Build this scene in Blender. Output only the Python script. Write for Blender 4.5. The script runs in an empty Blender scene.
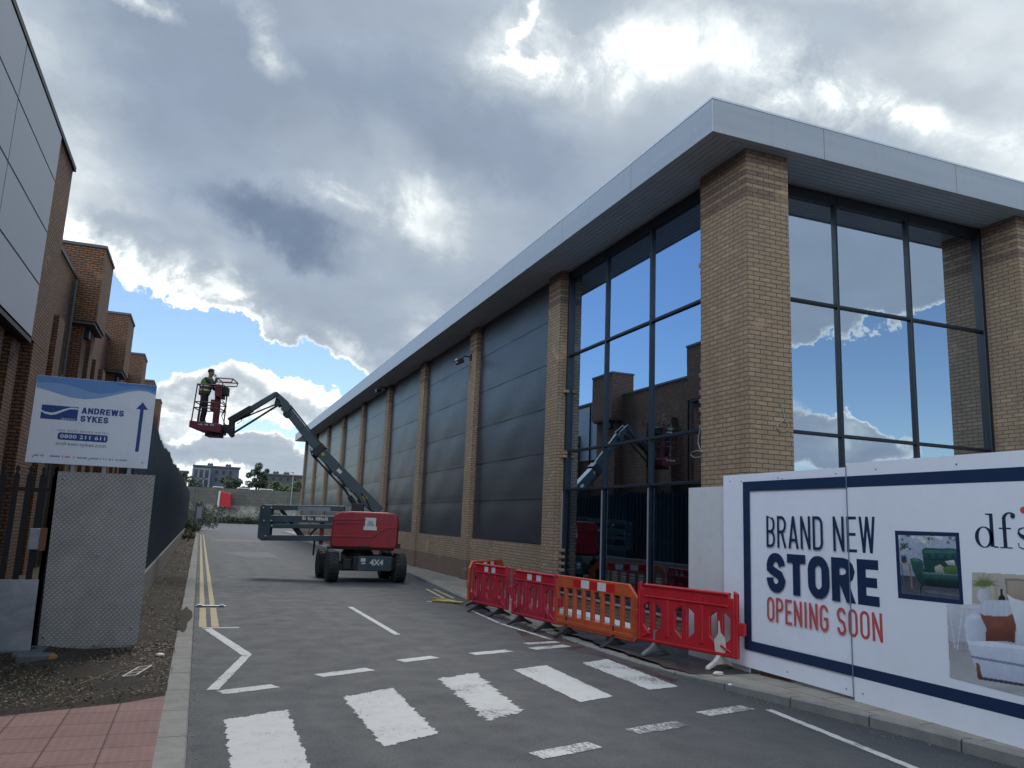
import bpy, bmesh, math, random
from math import radians, sin, cos, pi, sqrt
from mathutils import Vector, Matrix
random.seed(7)
scn = bpy.context.scene
# ------------------------------------------------------------------ camera (solved from the photo's vanishing points)
FPX = 785.04
CAM_R = Vector((0.93021844, -0.36483206, 0.03989016))
CAM_U = Vector((-0.10068423, -0.149163, 0.98367326))
CAM_F = Vector((0.35292541, 0.91904732, 0.175487))
CAM_P = Vector((0, 0, 1.85))
cd = bpy.data.cameras.new('camera')
cam = bpy.data.objects.new('camera', cd)
scn.collection.objects.link(cam)
cd.sensor_width = 36
cd.lens = FPX / 1024 * 36
cd.clip_start = 0.1
cd.clip_end = 3000
m = Matrix.Identity(4)
for i in range(3):
    m[i][0] = CAM_R[i]; m[i][1] = CAM_U[i]; m[i][2] = -CAM_F[i]; m[i][3] = CAM_P[i]
cam.matrix_world = m
scn.camera = cam
vs = scn.view_settings
vs.view_transform = 'Standard'; vs.look = 'None'; vs.exposure = 0.85; vs.gamma = 1.0
vs.use_curve_mapping = False
SUN_EL, SUN_AZ = radians(54), radians(14)
SUN_DIR = Vector((sin(SUN_AZ) * cos(SUN_EL), cos(SUN_AZ) * cos(SUN_EL), sin(SUN_EL)))
sl = bpy.data.lights.new('sun', 'SUN')
sl.energy = 1.3; sl.angle = radians(22); sl.color = (1, .95, .88)
so = bpy.data.objects.new('sun', sl)
so.rotation_euler = SUN_DIR.to_track_quat('Z', 'Y').to_euler()
so.location = (0, 0, 60)
scn.collection.objects.link(so)

def ray(x, y):
    return (CAM_R * ((x - 512) / FPX) - CAM_U * ((y - 384) / FPX) + CAM_F)

# ------------------------------------------------------------------ sky: Nishita + broken cloud deck keyed on world direction
w = bpy.data.worlds.new('World'); scn.world = w; w.use_nodes = True
nt = w.node_tree; nt.nodes.clear()
NN = nt.nodes; LK = nt.links
def wn(t, **k):
    n = NN.new(t)
    for a, b in k.items(): setattr(n, a, b)
    return n
def put(sock, v):
    if isinstance(v, bpy.types.NodeSocket): LK.new(v, sock)
    elif v is not None: sock.default_value = v
def mth(op, a, b=None, c=None, clamp=False):
    n = wn('ShaderNodeMath', operation=op, use_clamp=clamp)
    put(n.inputs[0], a); put(n.inputs[1], b); put(n.inputs[2], c)
    return n.outputs[0]
def vmt(op, a, b=None, s=None):
    n = wn('ShaderNodeVectorMath', operation=op)
    put(n.inputs[0], a); put(n.inputs[1], b)
    if s is not None: put(n.inputs['Scale'], s)
    return n.outputs['Value'] if op == 'DOT_PRODUCT' else n.outputs[0]
def rng(v, a, b, c=0.0, d=1.0, it='SMOOTHSTEP'):
    n = wn('ShaderNodeMapRange', interpolation_type=it)
    put(n.inputs[0], v); put(n.inputs[1], a); put(n.inputs[2], b); put(n.inputs[3], c); put(n.inputs[4], d)
    return n.outputs[0]
def noise(vec, scale, detail, rough=.55, dist=0, typ='FBM'):
    n = wn('ShaderNodeTexNoise'); n.noise_dimensions = '3D'
    put(n.inputs['Vector'], vec); n.inputs['Scale'].default_value = scale
    n.inputs['Detail'].default_value = detail; n.inputs['Roughness'].default_value = rough
    n.inputs['Distortion'].default_value = dist
    return n
def mixc(f, a, b):
    n = wn('ShaderNodeMix', data_type='RGBA')
    put(n.inputs[0], f); put(n.inputs[6], a); put(n.inputs[7], b)
    return n.outputs[2]
tc = wn('ShaderNodeTexCoord'); D = tc.outputs['Generated']
sep = wn('ShaderNodeSeparateXYZ'); LK.new(D, sep.inputs[0])
DX, DY, DZ = sep.outputs
zc = mth('ADD', mth('MAXIMUM', DZ, 0.0), 0.16)
cmb = wn('ShaderNodeCombineXYZ')
LK.new(mth('DIVIDE', DX, zc), cmb.inputs[0]); LK.new(mth('DIVIDE', DY, zc), cmb.inputs[1]); cmb.inputs[2].default_value = 3.7
P = cmb.outputs[0]
# warp of the direction, so that every cloud border is ragged
wv = noise(D, 5.0, 7, .6)
wvv = vmt('SUBTRACT', wv.outputs['Color'], (.5, .5, .5))
DW = vmt('ADD', D, vmt('SCALE', wvv, None, .22))
def blob(px, py, rx, ry, rot=0.0, inner=.25, d0=None):
    """soft ellipse of sky round a direction, radii in photo pixels"""
    d0 = d0 or ray(px, py); d0 = d0.normalized()
    u = d0.cross(Vector((0, 0, 1))).normalized(); v = u.cross(d0).normalized()
    u2 = u * cos(rot) + v * sin(rot); v2 = -u * sin(rot) + v * cos(rot)
    k = FPX
    a = vmt('DOT_PRODUCT', DW, tuple(u2 * (k / rx))); b = vmt('DOT_PRODUCT', DW, tuple(v2 * (k / ry)))
    # subtract the centre (u.d0 = 0 by construction)
    c = mth('SQRT', mth('ADD', mth('MULTIPLY', a, a), mth('MULTIPLY', b, b)))
    front = rng(vmt('DOT_PRODUCT', D, tuple(d0)), .1, .4)
    return mth('MULTIPLY', rng(c, 1.0, inner), front)
def MW(x, y):                          # the part of the sky the tall west windows mirror
    d = ray(x, y); return Vector((-d.x, d.y, d.z))
def MS(x, y):                          # the part the south windows mirror
    d = ray(x, y); return Vector((d.x, -d.y, d.z))
def total(items):
    r = None
    for wgt, b in items:
        t = mth('MULTIPLY', b, wgt)
        r = t if r is None else mth('ADD', r, t)
    return r
R = radians
# coverage: + more cloud, - holes to the blue
n1 = noise(P, 1.15, 9, .56, .25).outputs['Fac']
cov = total([
    (.85, blob(330, 90, 620, 260, R(-12), .55)),      # the big grey deck overhead
    (.42, blob(760, 110, 420, 160, R(-8), .4)),
    (.55, blob(160, 265, 110, 45, R(-28), .3)),       # white rim at its lower left
    (.45, blob(330, 330, 120, 50, R(-25), .3)),
    (-.9, blob(200, 330, 110, 34, R(-15), .2)),
    (-.8, blob(300, 362, 160, 26, R(-10), .3)),       # the blue band over the lift
    (-1.0, blob(512, 22, 26, 30, R(20), 0.)), (-1.0, blob(532, 50, 30, 24, R(20), 0.)), (-.8, blob(566, 24, 26, 14, 0, 0.)),          # small hole by the bright rim
    (-.3, blob(175, 350, 30, 40, 0, .1)),
    (.6, blob(300, 405, 170, 34, R(-4), .3)),        # cumulus behind the boom
    (.7, blob(165, 420, 90, 55, 0, .3)),
    (.55, blob(285, 468, 110, 30, 0, .5)), (-.45, blob(240, 440, 90, 9, R(4), .1)), (-.4, blob(215, 478, 60, 8, 0, .1)),
    (-.9, blob(0, 0, 620, 430, 0, .55, Vector((-.72, .62, .42)))),   # clear blue to the west ...
    (-.45, blob(0, 0, 420, 400, 0, .5, Vector((.75, -.85, .25)))),    # ... and broken to the south
    (-1.6, blob(0, 0, 210, 260, 0, .75, MW(640, 290))),
    (2.2, blob(0, 0, 42, 48, 0, .3, MW(572, 388))), (.9, blob(0, 0, 22, 6, 0, .1, MW(676, 338))), (.9, blob(0, 0, 14, 7, 0, .1, MW(590, 308))),
    (-.80, blob(0, 0, 230, 90, 0, .3, MS(880, 365))),
    (1.7, blob(0, 0, 330, 130, 0, .75, MS(880, 200))), (1.6, blob(0, 0, 100, 34, R(8), .35, MS(850, 425))),
    (.9, blob(0, 0, 900, 600, 0, .7, Vector((-.5, -.8, .7)))),  # out-of-view cloud added to carry the fill brightness
    (.75, blob(0, 0, 330, 70, 0, .4, Vector((.52, -1, .20)))),
    (.55, blob(0, 0, 420, 170, 0, .4, Vector((.5, -1, .75)))),
])
dens = mth('ADD', mth('ADD', n1, cov), -.48)
alpha = rng(dens, -.04, .19)
# body shading of the cloud: thin rims bright, thick middle blue-grey
n2 = noise(P, 2.3, 8, .58, .4).outputs['Fac']
n3 = noise(D, 11.0, 8, .68, .4).outputs['Fac']
thick = rng(mth('ADD', dens, mth('MULTIPLY', mth('SUBTRACT', n2, .5), .35)), .04, .66)
dark = total([
    (.80, blob(288, 218, 115, 34, R(-14), .15)),
    (.28, blob(150, 60, 260, 120, 0, .3)),
    (.30, blob(470, 130, 200, 70, R(-20), .3)),
    (.35, blob(150, 300, 50, 22, R(-35), .2)),
    (.15, blob(300, 455, 80, 34, 0, .4)),
    (.40, blob(195, 455, 45, 22, 0, .3)),
    (.05, blob(330, 410, 90, 14, 0, .3)),
    (.15, blob(940, 40, 200, 60, 0, .3)),
    (-.30, blob(800, 95, 300, 110, R(-10), .3)), (-.48, blob(610, 55, 260, 90, R(-4), .1)), (-.25, blob(430, 235, 110, 70, R(-20), .1)), (-.22, blob(400, 215, 150, 90, R(-20), .2)), (-.25, blob(180, 285, 150, 50, R(-30), .2)), (-.45, blob(250, 415, 220, 50, 0, .4)), (-.35, blob(230, 470, 200, 40, 0, .4)),
])
bright = total([
    (1.0, blob(148, 3, 42, 16, R(-20), .05)),
    (.75, blob(285, 42, 60, 26, R(-35), .05)),
    (.55, blob(505, 45, 60, 80, R(-25), .0)),
    (.55, blob(600, 60, 110, 40, R(-5), .05)),
    (.42, blob(720, 45, 140, 60, R(-20), .05)),
    (.7, blob(860, 110, 190, 40, R(-20), .05)),
    (.55, blob(428, 236, 66, 60, R(-35), .0)),
    (.6, blob(360, 205, 45, 20, R(-30), .05)),
    (1.1, blob(130, 262, 95, 34, R(-32), .1)),
    (1.0, blob(235, 300, 90, 34, R(-25), .1)),
    (.6, blob(345, 345, 75, 22, R(-20), .1)),
    (1.0, blob(300, 392, 130, 22, R(-6), .1)),
    (.8, blob(170, 405, 60, 30, 0, .1)),
    (.6, blob(180, 470, 50, 22, 0, .1)),
    (.7, blob(252, 482, 34, 10, 0, .1)),
    (.6, blob(340, 460, 30, 26, 0, .1)),
    (.5, blob(250, 425, 120, 24, 0, .1)), (.5, blob(0, 0, 60, 26, 0, .1, MS(850, 415))), (.8, blob(0, 0, 44, 30, 0, .1, MW(572, 372))),
])
bright = mth('MULTIPLY', bright, rng(mth('ADD', n3, mth('MULTIPLY', n2, .6)), .58, .95))
fill_bank = rng(vmt('DOT_PRODUCT', D, tuple(Vector((-.78, -.42, .52)).normalized())), .35, .95)  # bright cloud bank added out of view to lift west and south faces
sunglow = rng(vmt('DOT_PRODUCT', D, tuple(SUN_DIR)), .945, 1.0)
shade = mth('SUBTRACT', mth('ADD', thick, mth('MULTIPLY', dark, .8)), mth('MULTIPLY', bright, 1.5))
ramp = wn('ShaderNodeValToRGB'); LK.new(mth('MULTIPLY_ADD', shade, .42, .22), ramp.inputs[0])
cr = ramp.color_ramp
cr.elements[0].position = 0; cr.elements[0].color = (.80, .80, .77, 1)
cr.elements[1].position = 1; cr.elements[1].color = (.07, .10, .16, 1)
for pos, col in ((.12, (.64, .67, .675)), (.28, (.41, .45, .475)), (.48, (.26, .30, .345)), (.64, (.205, .247, .305)), (.84, (.12, .155, .215))):
    e = cr.elements.new(pos); e.color = (*col, 1)
cloud = ramp.outputs[0]
soft = mth('MULTIPLY_ADD', mth('SUBTRACT', noise(P, 4.5, 7, .6, .3).outputs['Fac'], .5), .38, 1.0)
cloud = vmt('SCALE', cloud, None, soft)
cloud = vmt('SCALE', cloud, None, mth('ADD', mth('MULTIPLY_ADD', sunglow, 3.0, 1.0), mth('MULTIPLY', fill_bank, 4.2)))
sky = wn('ShaderNodeTexSky', sky_type='NISHITA')
sky.sun_disc = False; sky.sun_elevation = SUN_EL; sky.sun_rotation = SUN_AZ
sky.air_density = 1.0; sky.dust_density = .15; sky.ozone_density = 4.0
SKY_STR = .074
# cloud radiance is given for strength 1, so undo the Background's strength
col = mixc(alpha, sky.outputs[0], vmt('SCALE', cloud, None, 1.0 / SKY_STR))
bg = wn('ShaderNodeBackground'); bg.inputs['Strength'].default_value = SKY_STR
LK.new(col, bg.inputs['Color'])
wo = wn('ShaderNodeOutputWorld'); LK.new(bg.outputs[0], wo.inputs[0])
w.cycles.sampling_method = 'MANUAL'; w.cycles.sample_map_resolution = 1024

# ================================================================== helpers
COL = scn.collection
def back(x, y, axis, val):
    """point where the photo's ray (x, y) meets the real plane axis = val"""
    d = ray(x, y); t = (val - CAM_P[axis]) / d[axis]
    return CAM_P + d * t

def props(o, label=None, cat=None, group=None, kind=None):
    if label: o['label'] = label
    if cat: o['category'] = cat
    if group: o['group'] = group
    if kind: o['kind'] = kind
    return o

def thing(name, label, cat, loc=(0, 0, 0), rz=0, group=None):
    o = bpy.data.objects.new(name, None); COL.objects.link(o)
    o.empty_display_size = .2
    o.location = loc; o.rotation_euler = (0, 0, rz)
    return props(o, label, cat, group)

def clone(o, parent=None):
    c = o.copy(); COL.objects.link(c)
    if parent is not None: c.parent = parent
    for ch in list(o.children): clone(ch, c)
    return c

class MB:
    def __init__(s):
        s.v = []; s.f = []; s.m = []
    def _add(s, vs, fs, mi=0):
        n = len(s.v); s.v += [tuple(p) for p in vs]
        s.f += [tuple(n + i for i in f) for f in fs]; s.m += [mi] * len(fs)
        return s
    def box(s, x0, x1, y0, y1, z0, z1, mi=0):
        return s._add([(x0,y0,z0),(x1,y0,z0),(x1,y1,z0),(x0,y1,z0),(x0,y0,z1),(x1,y0,z1),(x1,y1,z1),(x0,y1,z1)],
                      [(0,3,2,1),(4,5,6,7),(0,1,5,4),(1,2,6,5),(2,3,7,6),(3,0,4,7)], mi)
    def obox(s, a, b, wd, ht, up=(0, 0, 1), mi=0, w2=None, h2=None):
        """box running from a to b, wd across, ht along 'up'; may taper to w2, h2"""
        a = Vector(a); b = Vector(b); t = (b - a).normalized(); up = Vector(up)
        sd = t.cross(up)
        if sd.length < 1e-4: sd = t.cross(Vector((1, 0, 0)))
        sd.normalize(); u = sd.cross(t).normalized()
        w2 = wd if w2 is None else w2; h2 = ht if h2 is None else h2
        vs = []
        for p, ww, hh in ((a, wd, ht), (b, w2, h2)):
            for i, j in ((-1, -1), (1, -1), (1, 1), (-1, 1)):
                vs.append(p + sd * (i * ww / 2) + u * (j * hh / 2))
        return s._add(vs, [(0,1,2,3),(7,6,5,4),(0,4,5,1),(1,5,6,2),(2,6,7,3),(3,7,4,0)], mi)
    def tube(s, pts, r, seg=8, mi=0, r2=None):
        pts = [Vector(p) for p in pts]; n = len(pts); vs = []; fs = []
        prev = None
        for i, p in enumerate(pts):
            t = (pts[min(i + 1, n - 1)] - pts[max(i - 1, 0)])
            t = t.normalized() if t.length > 1e-9 else Vector((0, 0, 1))
            if prev is None:
                a = t.orthogonal().normalized()
            else:
                a = (prev - t * prev.dot(t)).normalized()
            prev = a; b = t.cross(a)
            rr = r if r2 is None else r + (r2 - r) * i / (n - 1)
            for k in range(seg):
                g = 2 * pi * k / seg
                vs.append(p + a * (cos(g) * rr) + b * (sin(g) * rr))
        for i in range(n - 1):
            for k in range(seg):
                k2 = (k + 1) % seg
                fs.append((i*seg+k, i*seg+k2, (i+1)*seg+k2, (i+1)*seg+k))
        fs.append(tuple(range(seg))[::-1]); fs.append(tuple((n-1)*seg + k for k in range(seg)))
        return s._add(vs, fs, mi)
    def prism(s, poly, o, u, v, depth, mi=0):
        """polygon (list of (a, b)) on the frame o + a u + b v, thickened along u x v by depth"""
        o = Vector(o); u = Vector(u); v = Vector(v); w_ = u.cross(v).normalized() * depth
        n = len(poly)
        vs = [o + u * a + v * b for a, b in poly] + [o + u * a + v * b + w_ for a, b in poly]
        fs = [tuple(range(n))[::-1], tuple(range(n, 2 * n))] + [(i, (i+1) % n, (i+1) % n + n, i + n) for i in range(n)]
        return s._add(vs, fs, mi)
    def poly(s, pts, mi=0):
        return s._add(pts, [tuple(range(len(pts)))], mi)
    def lathe(s, prof, c, axis=(0, 0, 1), seg=24, mi=0):
        """profile [(radius, height)] turned round axis at c"""
        c = Vector(c); ax = Vector(axis).normalized(); a = ax.orthogonal().normalized(); b = ax.cross(a)
        vs = []; fs = []; n = len(prof)
        for r_, h in prof:
            for k in range(seg):
                g = 2 * pi * k / seg
                vs.append(c + ax * h + a * (cos(g) * r_) + b * (sin(g) * r_))
        for i in range(n - 1):
            for k in range(seg):
                k2 = (k + 1) % seg
                fs.append((i*seg+k, i*seg+k2, (i+1)*seg+k2, (i+1)*seg+k))
        fs.append(tuple(range(seg))[::-1]); fs.append(tuple((n-1)*seg + k for k in range(seg)))
        return s._add(vs, fs, mi)
    def build(s, name, mats, parent=None, label=None, cat=None, group=None, kind=None, bevel=0, smooth=False, local=False, segs=2):
        """link as ONE mesh object; coordinates are world ones unless local (then they are the parent's)"""
        me = bpy.data.meshes.new(name)
        vs = [Vector(p) for p in s.v]
        if parent is not None:
            off = Vector((0, 0, 0))
            if not local:
                mi_ = WORLD(parent).inverted(); vs = [mi_ @ p for p in vs]
        else:
            lo = [min(p[i] for p in vs) for i in range(3)]; hi = [max(p[i] for p in vs) for i in range(3)]
            off = Vector(((lo[0] + hi[0]) / 2, (lo[1] + hi[1]) / 2, lo[2]))
            vs = [p - off for p in vs]
        me.from_pydata([tuple(p) for p in vs], [], s.f)
        if not isinstance(mats, (list, tuple)): mats = [mats]
        for q in mats: me.materials.append(q)
        me.polygons.foreach_set('material_index', s.m)
        bm = bmesh.new(); bm.from_mesh(me)
        bmesh.ops.recalc_face_normals(bm, faces=bm.faces)
        bm.normal_update()
        uvl = bm.loops.layers.uv.new('uv')
        src = s.v
        bm.verts.ensure_lookup_table()
        for f in bm.faces:
            nx, ny, nz = (abs(c) for c in f.normal)
            for l in f.loops:
                p = src[l.vert.index]
                l[uvl].uv = (p[0], p[1]) if nz >= nx and nz >= ny else ((p[1], p[2]) if nx >= ny else (p[0], p[2]))
            f.smooth = smooth
        bm.to_mesh(me); bm.free()
        o = bpy.data.objects.new(name, me); COL.objects.link(o)
        if parent is not None: o.parent = parent
        else: o.location = off
        if bevel:
            b = o.modifiers.new('bevel', 'BEVEL'); b.width = bevel; b.segments = segs; b.limit_method = 'ANGLE'; b.angle_limit = radians(40)
            b.harden_normals = False
        return props(o, label, cat, group, kind)

def split_build(mb, name, mats, parent=None, **k):
    """each separate piece of mb becomes an object of its own"""
    n = len(mb.v); par = list(range(n))
    def find(a):
        while par[a] != a: par[a] = par[par[a]]; a = par[a]
        return a
    for f in mb.f:
        for i in f[1:]: par[find(i)] = find(f[0])
    groups = {}
    for f, mi in zip(mb.f, mb.m): groups.setdefault(find(f[0]), []).append((f, mi))
    out = []
    for g in groups.values():
        idx = sorted({i for f, _ in g for i in f}); mp = {i: j for j, i in enumerate(idx)}
        m_ = MB(); m_.v = [mb.v[i] for i in idx]; m_.f = [tuple(mp[i] for i in f) for f, _ in g]; m_.m = [mi for _, mi in g]
        out.append(m_.build(name, mats, parent, **k))
    return out

def WORLD(o):
    mt = Matrix.LocRotScale(o.location, o.rotation_euler, o.scale)
    return WORLD(o.parent) @ mt if o.parent else mt

# ------------------------------------------------------------------ text as real mesh letters
def text_mesh(txt, bold=0.0, spacing=1.0, font_shear=0.0):
    cu = bpy.data.curves.new('lettering', 'FONT'); cu.body = txt; cu.size = 1; cu.offset = bold
    cu.space_character = spacing; cu.shear = font_shear; cu.resolution_u = 4
    ob = bpy.data.objects.new('lettering', cu); COL.objects.link(ob)
    dg = bpy.context.evaluated_depsgraph_get()
    me = bpy.data.meshes.new_from_object(ob.evaluated_get(dg))
    bpy.data.objects.remove(ob); bpy.data.curves.remove(cu)
    return me
def lettering(txt, mat_, parent, o, U, V, wd, ht, bold=0.0, spacing=1.0, shear=0.0, name='lettering'):
    """letters of total width wd, height ht, lower left corner at o (world), reading along U, up along V"""
    me = text_mesh(txt, bold, spacing, shear)
    xs = [v.co.x for v in me.vertices]; ys = [v.co.y for v in me.vertices]
    x0, x1, y0, y1 = min(xs), max(xs), min(ys), max(ys)
    o = Vector(o); U = Vector(U); V = Vector(V); mi_ = WORLD(parent).inverted()
    for v in me.vertices:
        v.co = mi_ @ (o + U * ((v.co.x - x0) / (x1 - x0) * wd) + V * ((v.co.y - y0) / (y1 - y0) * ht))
    me.materials.clear(); me.materials.append(mat_)
    for p in me.polygons: p.material_index = 0
    ob = bpy.data.objects.new(name, me); COL.objects.link(ob); ob.parent = parent
    return ob

# ================================================================== materials
def newmat(name):
    mt = bpy.data.materials.new(name); mt.use_nodes = True
    t = mt.node_tree; b = t.nodes['Principled BSDF']
    return mt, t, b
class MN:
    """small node builder for one material"""
    def __init__(s, name):
        s.mt, s.t, s.b = newmat(name); s.tc = s.t.nodes.new('ShaderNodeTexCoord')
        s.obj = s.tc.outputs['Object']; s.uv = s.tc.outputs['UV']
        g = s.t.nodes.new('ShaderNodeNewGeometry'); s.pos = g.outputs['Position']
    def put(s, sock, v):
        if isinstance(v, bpy.types.NodeSocket): s.t.links.new(v, sock)
        elif v is not None: sock.default_value = v
    def noise(s, vec, scale, det=4, rough=.55, dist=0, out='Fac'):
        n = s.t.nodes.new('ShaderNodeTexNoise'); s.put(n.inputs['Vector'], vec)
        n.inputs['Scale'].default_value = scale; n.inputs['Detail'].default_value = det
        n.inputs['Roughness'].default_value = rough; n.inputs['Distortion'].default_value = dist
        return n.outputs[out]
    def map(s, vec, scale=(1, 1, 1), loc=(0, 0, 0), rot=(0, 0, 0)):
        n = s.t.nodes.new('ShaderNodeMapping'); s.put(n.inputs[0], vec)
        n.inputs['Scale'].default_value = scale; n.inputs['Location'].default_value = loc; n.inputs['Rotation'].default_value = rot
        return n.outputs[0]
    def math(s, op, a, b=None, c=None, clamp=False):
        n = s.t.nodes.new('ShaderNodeMath'); n.operation = op; n.use_clamp = clamp
        s.put(n.inputs[0], a); s.put(n.inputs[1], b); s.put(n.inputs[2], c); return n.outputs[0]
    def rng(s, v, a, b, c=0.0, d=1.0, it='LINEAR'):
        n = s.t.nodes.new('ShaderNodeMapRange'); n.interpolation_type = it
        for i, q in enumerate((v, a, b, c, d)): s.put(n.inputs[i], q)
        return n.outputs[0]
    def mix(s, f, a, b, mode='MIX'):
        n = s.t.nodes.new('ShaderNodeMix'); n.data_type = 'RGBA'; n.blend_type = mode
        s.put(n.inputs[0], f)
        for i, q in ((6, a), (7, b)):
            if isinstance(q, tuple) and len(q) == 3: q = (*q, 1)
            s.put(n.inputs[i], q)
        return n.outputs[2]
    def sep(s, vec):
        n = s.t.nodes.new('ShaderNodeSeparateXYZ'); s.put(n.inputs[0], vec); return n.outputs
    def brick(s, vec, wd, ht, mort, c1, c2, cm, off=.5, bias=0.0):
        n = s.t.nodes.new('ShaderNodeTexBrick'); s.put(n.inputs['Vector'], vec)
        for k, q in (('Scale', 1), ('Brick Width', wd), ('Row Height', ht), ('Mortar Size', mort), ('Mortar Smooth', .1), ('Bias', bias)):
            n.inputs[k].default_value = q
        for k, q in (('Color1', c1), ('Color2', c2), ('Mortar', cm)):
            if isinstance(q, tuple): q = (*q[:3], 1)
            s.put(n.inputs[k], q)
        n.offset = off
        return n.outputs
    def bump(s, h, strength=.3, dist=.01):
        n = s.t.nodes.new('ShaderNodeBump'); s.put(n.inputs['Height'], h)
        n.inputs['Strength'].default_value = strength; n.inputs['Distance'].default_value = dist
        s.t.links.new(n.outputs[0], s.b.inputs['Normal'])
    def fin(s, col=None, rough=None, metal=None, spec=None, **k):
        if isinstance(col, tuple): col = (*col[:3], 1)
        s.put(s.b.inputs['Base Color'], col); s.put(s.b.inputs['Roughness'], rough)
        s.put(s.b.inputs['Metallic'], metal); s.put(s.b.inputs['Specular IOR Level'], spec)
        for a, q in k.items(): s.put(s.b.inputs[a], q)
        return s.mt

def mottled(name, c, rough=.6, metal=0.0, amt=.18, scale=3.0, bump=0.0, bscale=60, coat=0.0, dirt=0.0, dirtc=(.05, .045, .04)):
    """paint / plastic / concrete with uneven colour, roughness and a little dirt"""
    q = MN(name)
    n = q.noise(q.obj, scale, 6, .6)
    f = q.noise(q.obj, scale * 9, 4, .6)
    mixn = q.math('MULTIPLY_ADD', f, .4, q.math('MULTIPLY', n, .6))
    a = tuple(x * (1 - amt) for x in c); b = tuple(min(1, x * (1 + amt)) for x in c)
    col = q.mix(q.rng(mixn, .3, .7), a, b)
    if dirt:
        d = q.rng(q.noise(q.obj, scale * 2.3, 8, .7, .6), .5, .75, 0, dirt)
        col = q.mix(d, col, dirtc)
    if bump: q.bump(q.noise(q.obj, bscale, 5, .6), bump, .004)
    return q.fin(col, q.rng(mixn, .3, .7, max(0, rough - .09), min(1, rough + .09)), metal, **({'Coat Weight': coat} if coat else {}))

M = {}
# tan brick with red-brown plinth and bands
def brick_mat(name, cA, cB, mort, bands, band_col, stain=.25, mw=.008):
    q = MN(name)
    uvn = q.sep(q.uv)
    tone = q.noise(q.map(q.uv, (4.4, 13.3, 1)), 1.0, 2, .5)
    c1 = q.mix(q.rng(tone, .35, .65), cA, cB); c2 = q.mix(q.rng(tone, .3, .7), cB, tuple(x * .78 for x in cA))
    bk = q.brick(q.uv, .225, .075, mw, c1, c2, mort)
    col = bk['Color']
    if bands:
        msk = None
        for z0, z1 in bands:
            t = q.math('MULTIPLY', q.math('GREATER_THAN', uvn[1], z0), q.math('LESS_THAN', uvn[1], z1))
            msk = t if msk is None else q.math('MAXIMUM', msk, t)
        dk = q.mix(q.rng(tone, .3, .7), band_col, tuple(x * 1.35 for x in band_col))
        dk = q.mix(bk['Fac'], dk, tuple(x * .6 for x in mort))
        col = q.mix(msk, col, dk)
    big = q.noise(q.obj, .55, 6, .62, .5)
    col = q.mix(q.rng(big, .45, .75, 0, stain), col, (.06, .05, .04))
    stk = q.noise(q.map(q.uv, (2.2, .35, 1)), 1, 6, .65)
    col = q.mix(q.rng(stk, .52, .78, 0, .35), col, (.07, .055, .042))
    col = q.mix(q.rng(q.noise(q.obj, 1.7, 5, .6, .5), .60, .72, 0, .35), col, tuple(min(1, x * 1.35) for x in cA))
    fine = q.noise(q.uv, 140, 3, .6)
    col = q.mix(.22, col, q.mix(fine, (0, 0, 0), (1, 1, 1)), 'OVERLAY')
    q.bump(q.math('ADD', q.math('MULTIPLY', bk['Fac'], -1), q.math('MULTIPLY', fine, .3)), .55, .006)
    return q.fin(col, .88, 0)
M['brick'] = brick_mat('tan_brick', (.40, .275, .165), (.27, .18, .108), (.10, .078, .058),
    [(-1, .70), (7.88, 8.2), (7.65, 7.725), (7.50, 7.575), (7.275, 7.425)], (.17, .105, .072))
M['brick_left'] = brick_mat('brown_brick', (.34, .155, .068), (.135, .058, .032), (.03, .022, .016), [], (.1, .05, .03), .45, .014)
M['brick_wood'] = mottled('old_timber', (.16, .08, .045), .85, 0, .3, 9, .3, 60)

q = MN('asphalt')
p = q.pos
big = q.noise(p, .35, 5, .6, .4); mid = q.noise(p, 2.2, 6, .65); agg = q.noise(p, 48, 5, .78); agg2 = q.noise(p, 260, 2, .6)
track = q.noise(q.map(p, (1.6, .05, 1)), 1.0, 4, .6)
base = q.mix(q.rng(big, .3, .7), (.023, .0265, .030), (.030, .034, .038))
base = q.mix(q.rng(track, .35, .65, 0, .35), base, (.058, .063, .067))
base = q.mix(q.rng(mid, .48, .75, 0, .25), base, (.022, .025, .028))
base = q.mix(q.rng(agg, .52, .68, 0, .8), base, (.105, .112, .118))
base = q.mix(q.rng(agg, .47, .32, 0, .7), base, (.018, .02, .024))
# cracks and the long lane joint
vor = q.t.nodes.new('ShaderNodeTexVoronoi'); vor.feature = 'DISTANCE_TO_EDGE'
q.put(vor.inputs['Vector'], q.t.nodes['Texture Coordinate'].outputs['Object']); 
q.t.links.new(q.map(p, (.16, .09, 1)), vor.inputs['Vector']); vor.inputs['Scale'].default_value = 1
px_, py_, pz_ = q.sep(p)
wob = q.math('MULTIPLY_ADD', q.noise(p, .5, 4), .18, 3.05)
joint = q.math('LESS_THAN', q.math('ABSOLUTE', q.math('SUBTRACT', px_, wob)), .012)
base = q.mix(q.math('MULTIPLY', joint, .6), base, (.03, .032, .035))
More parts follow.
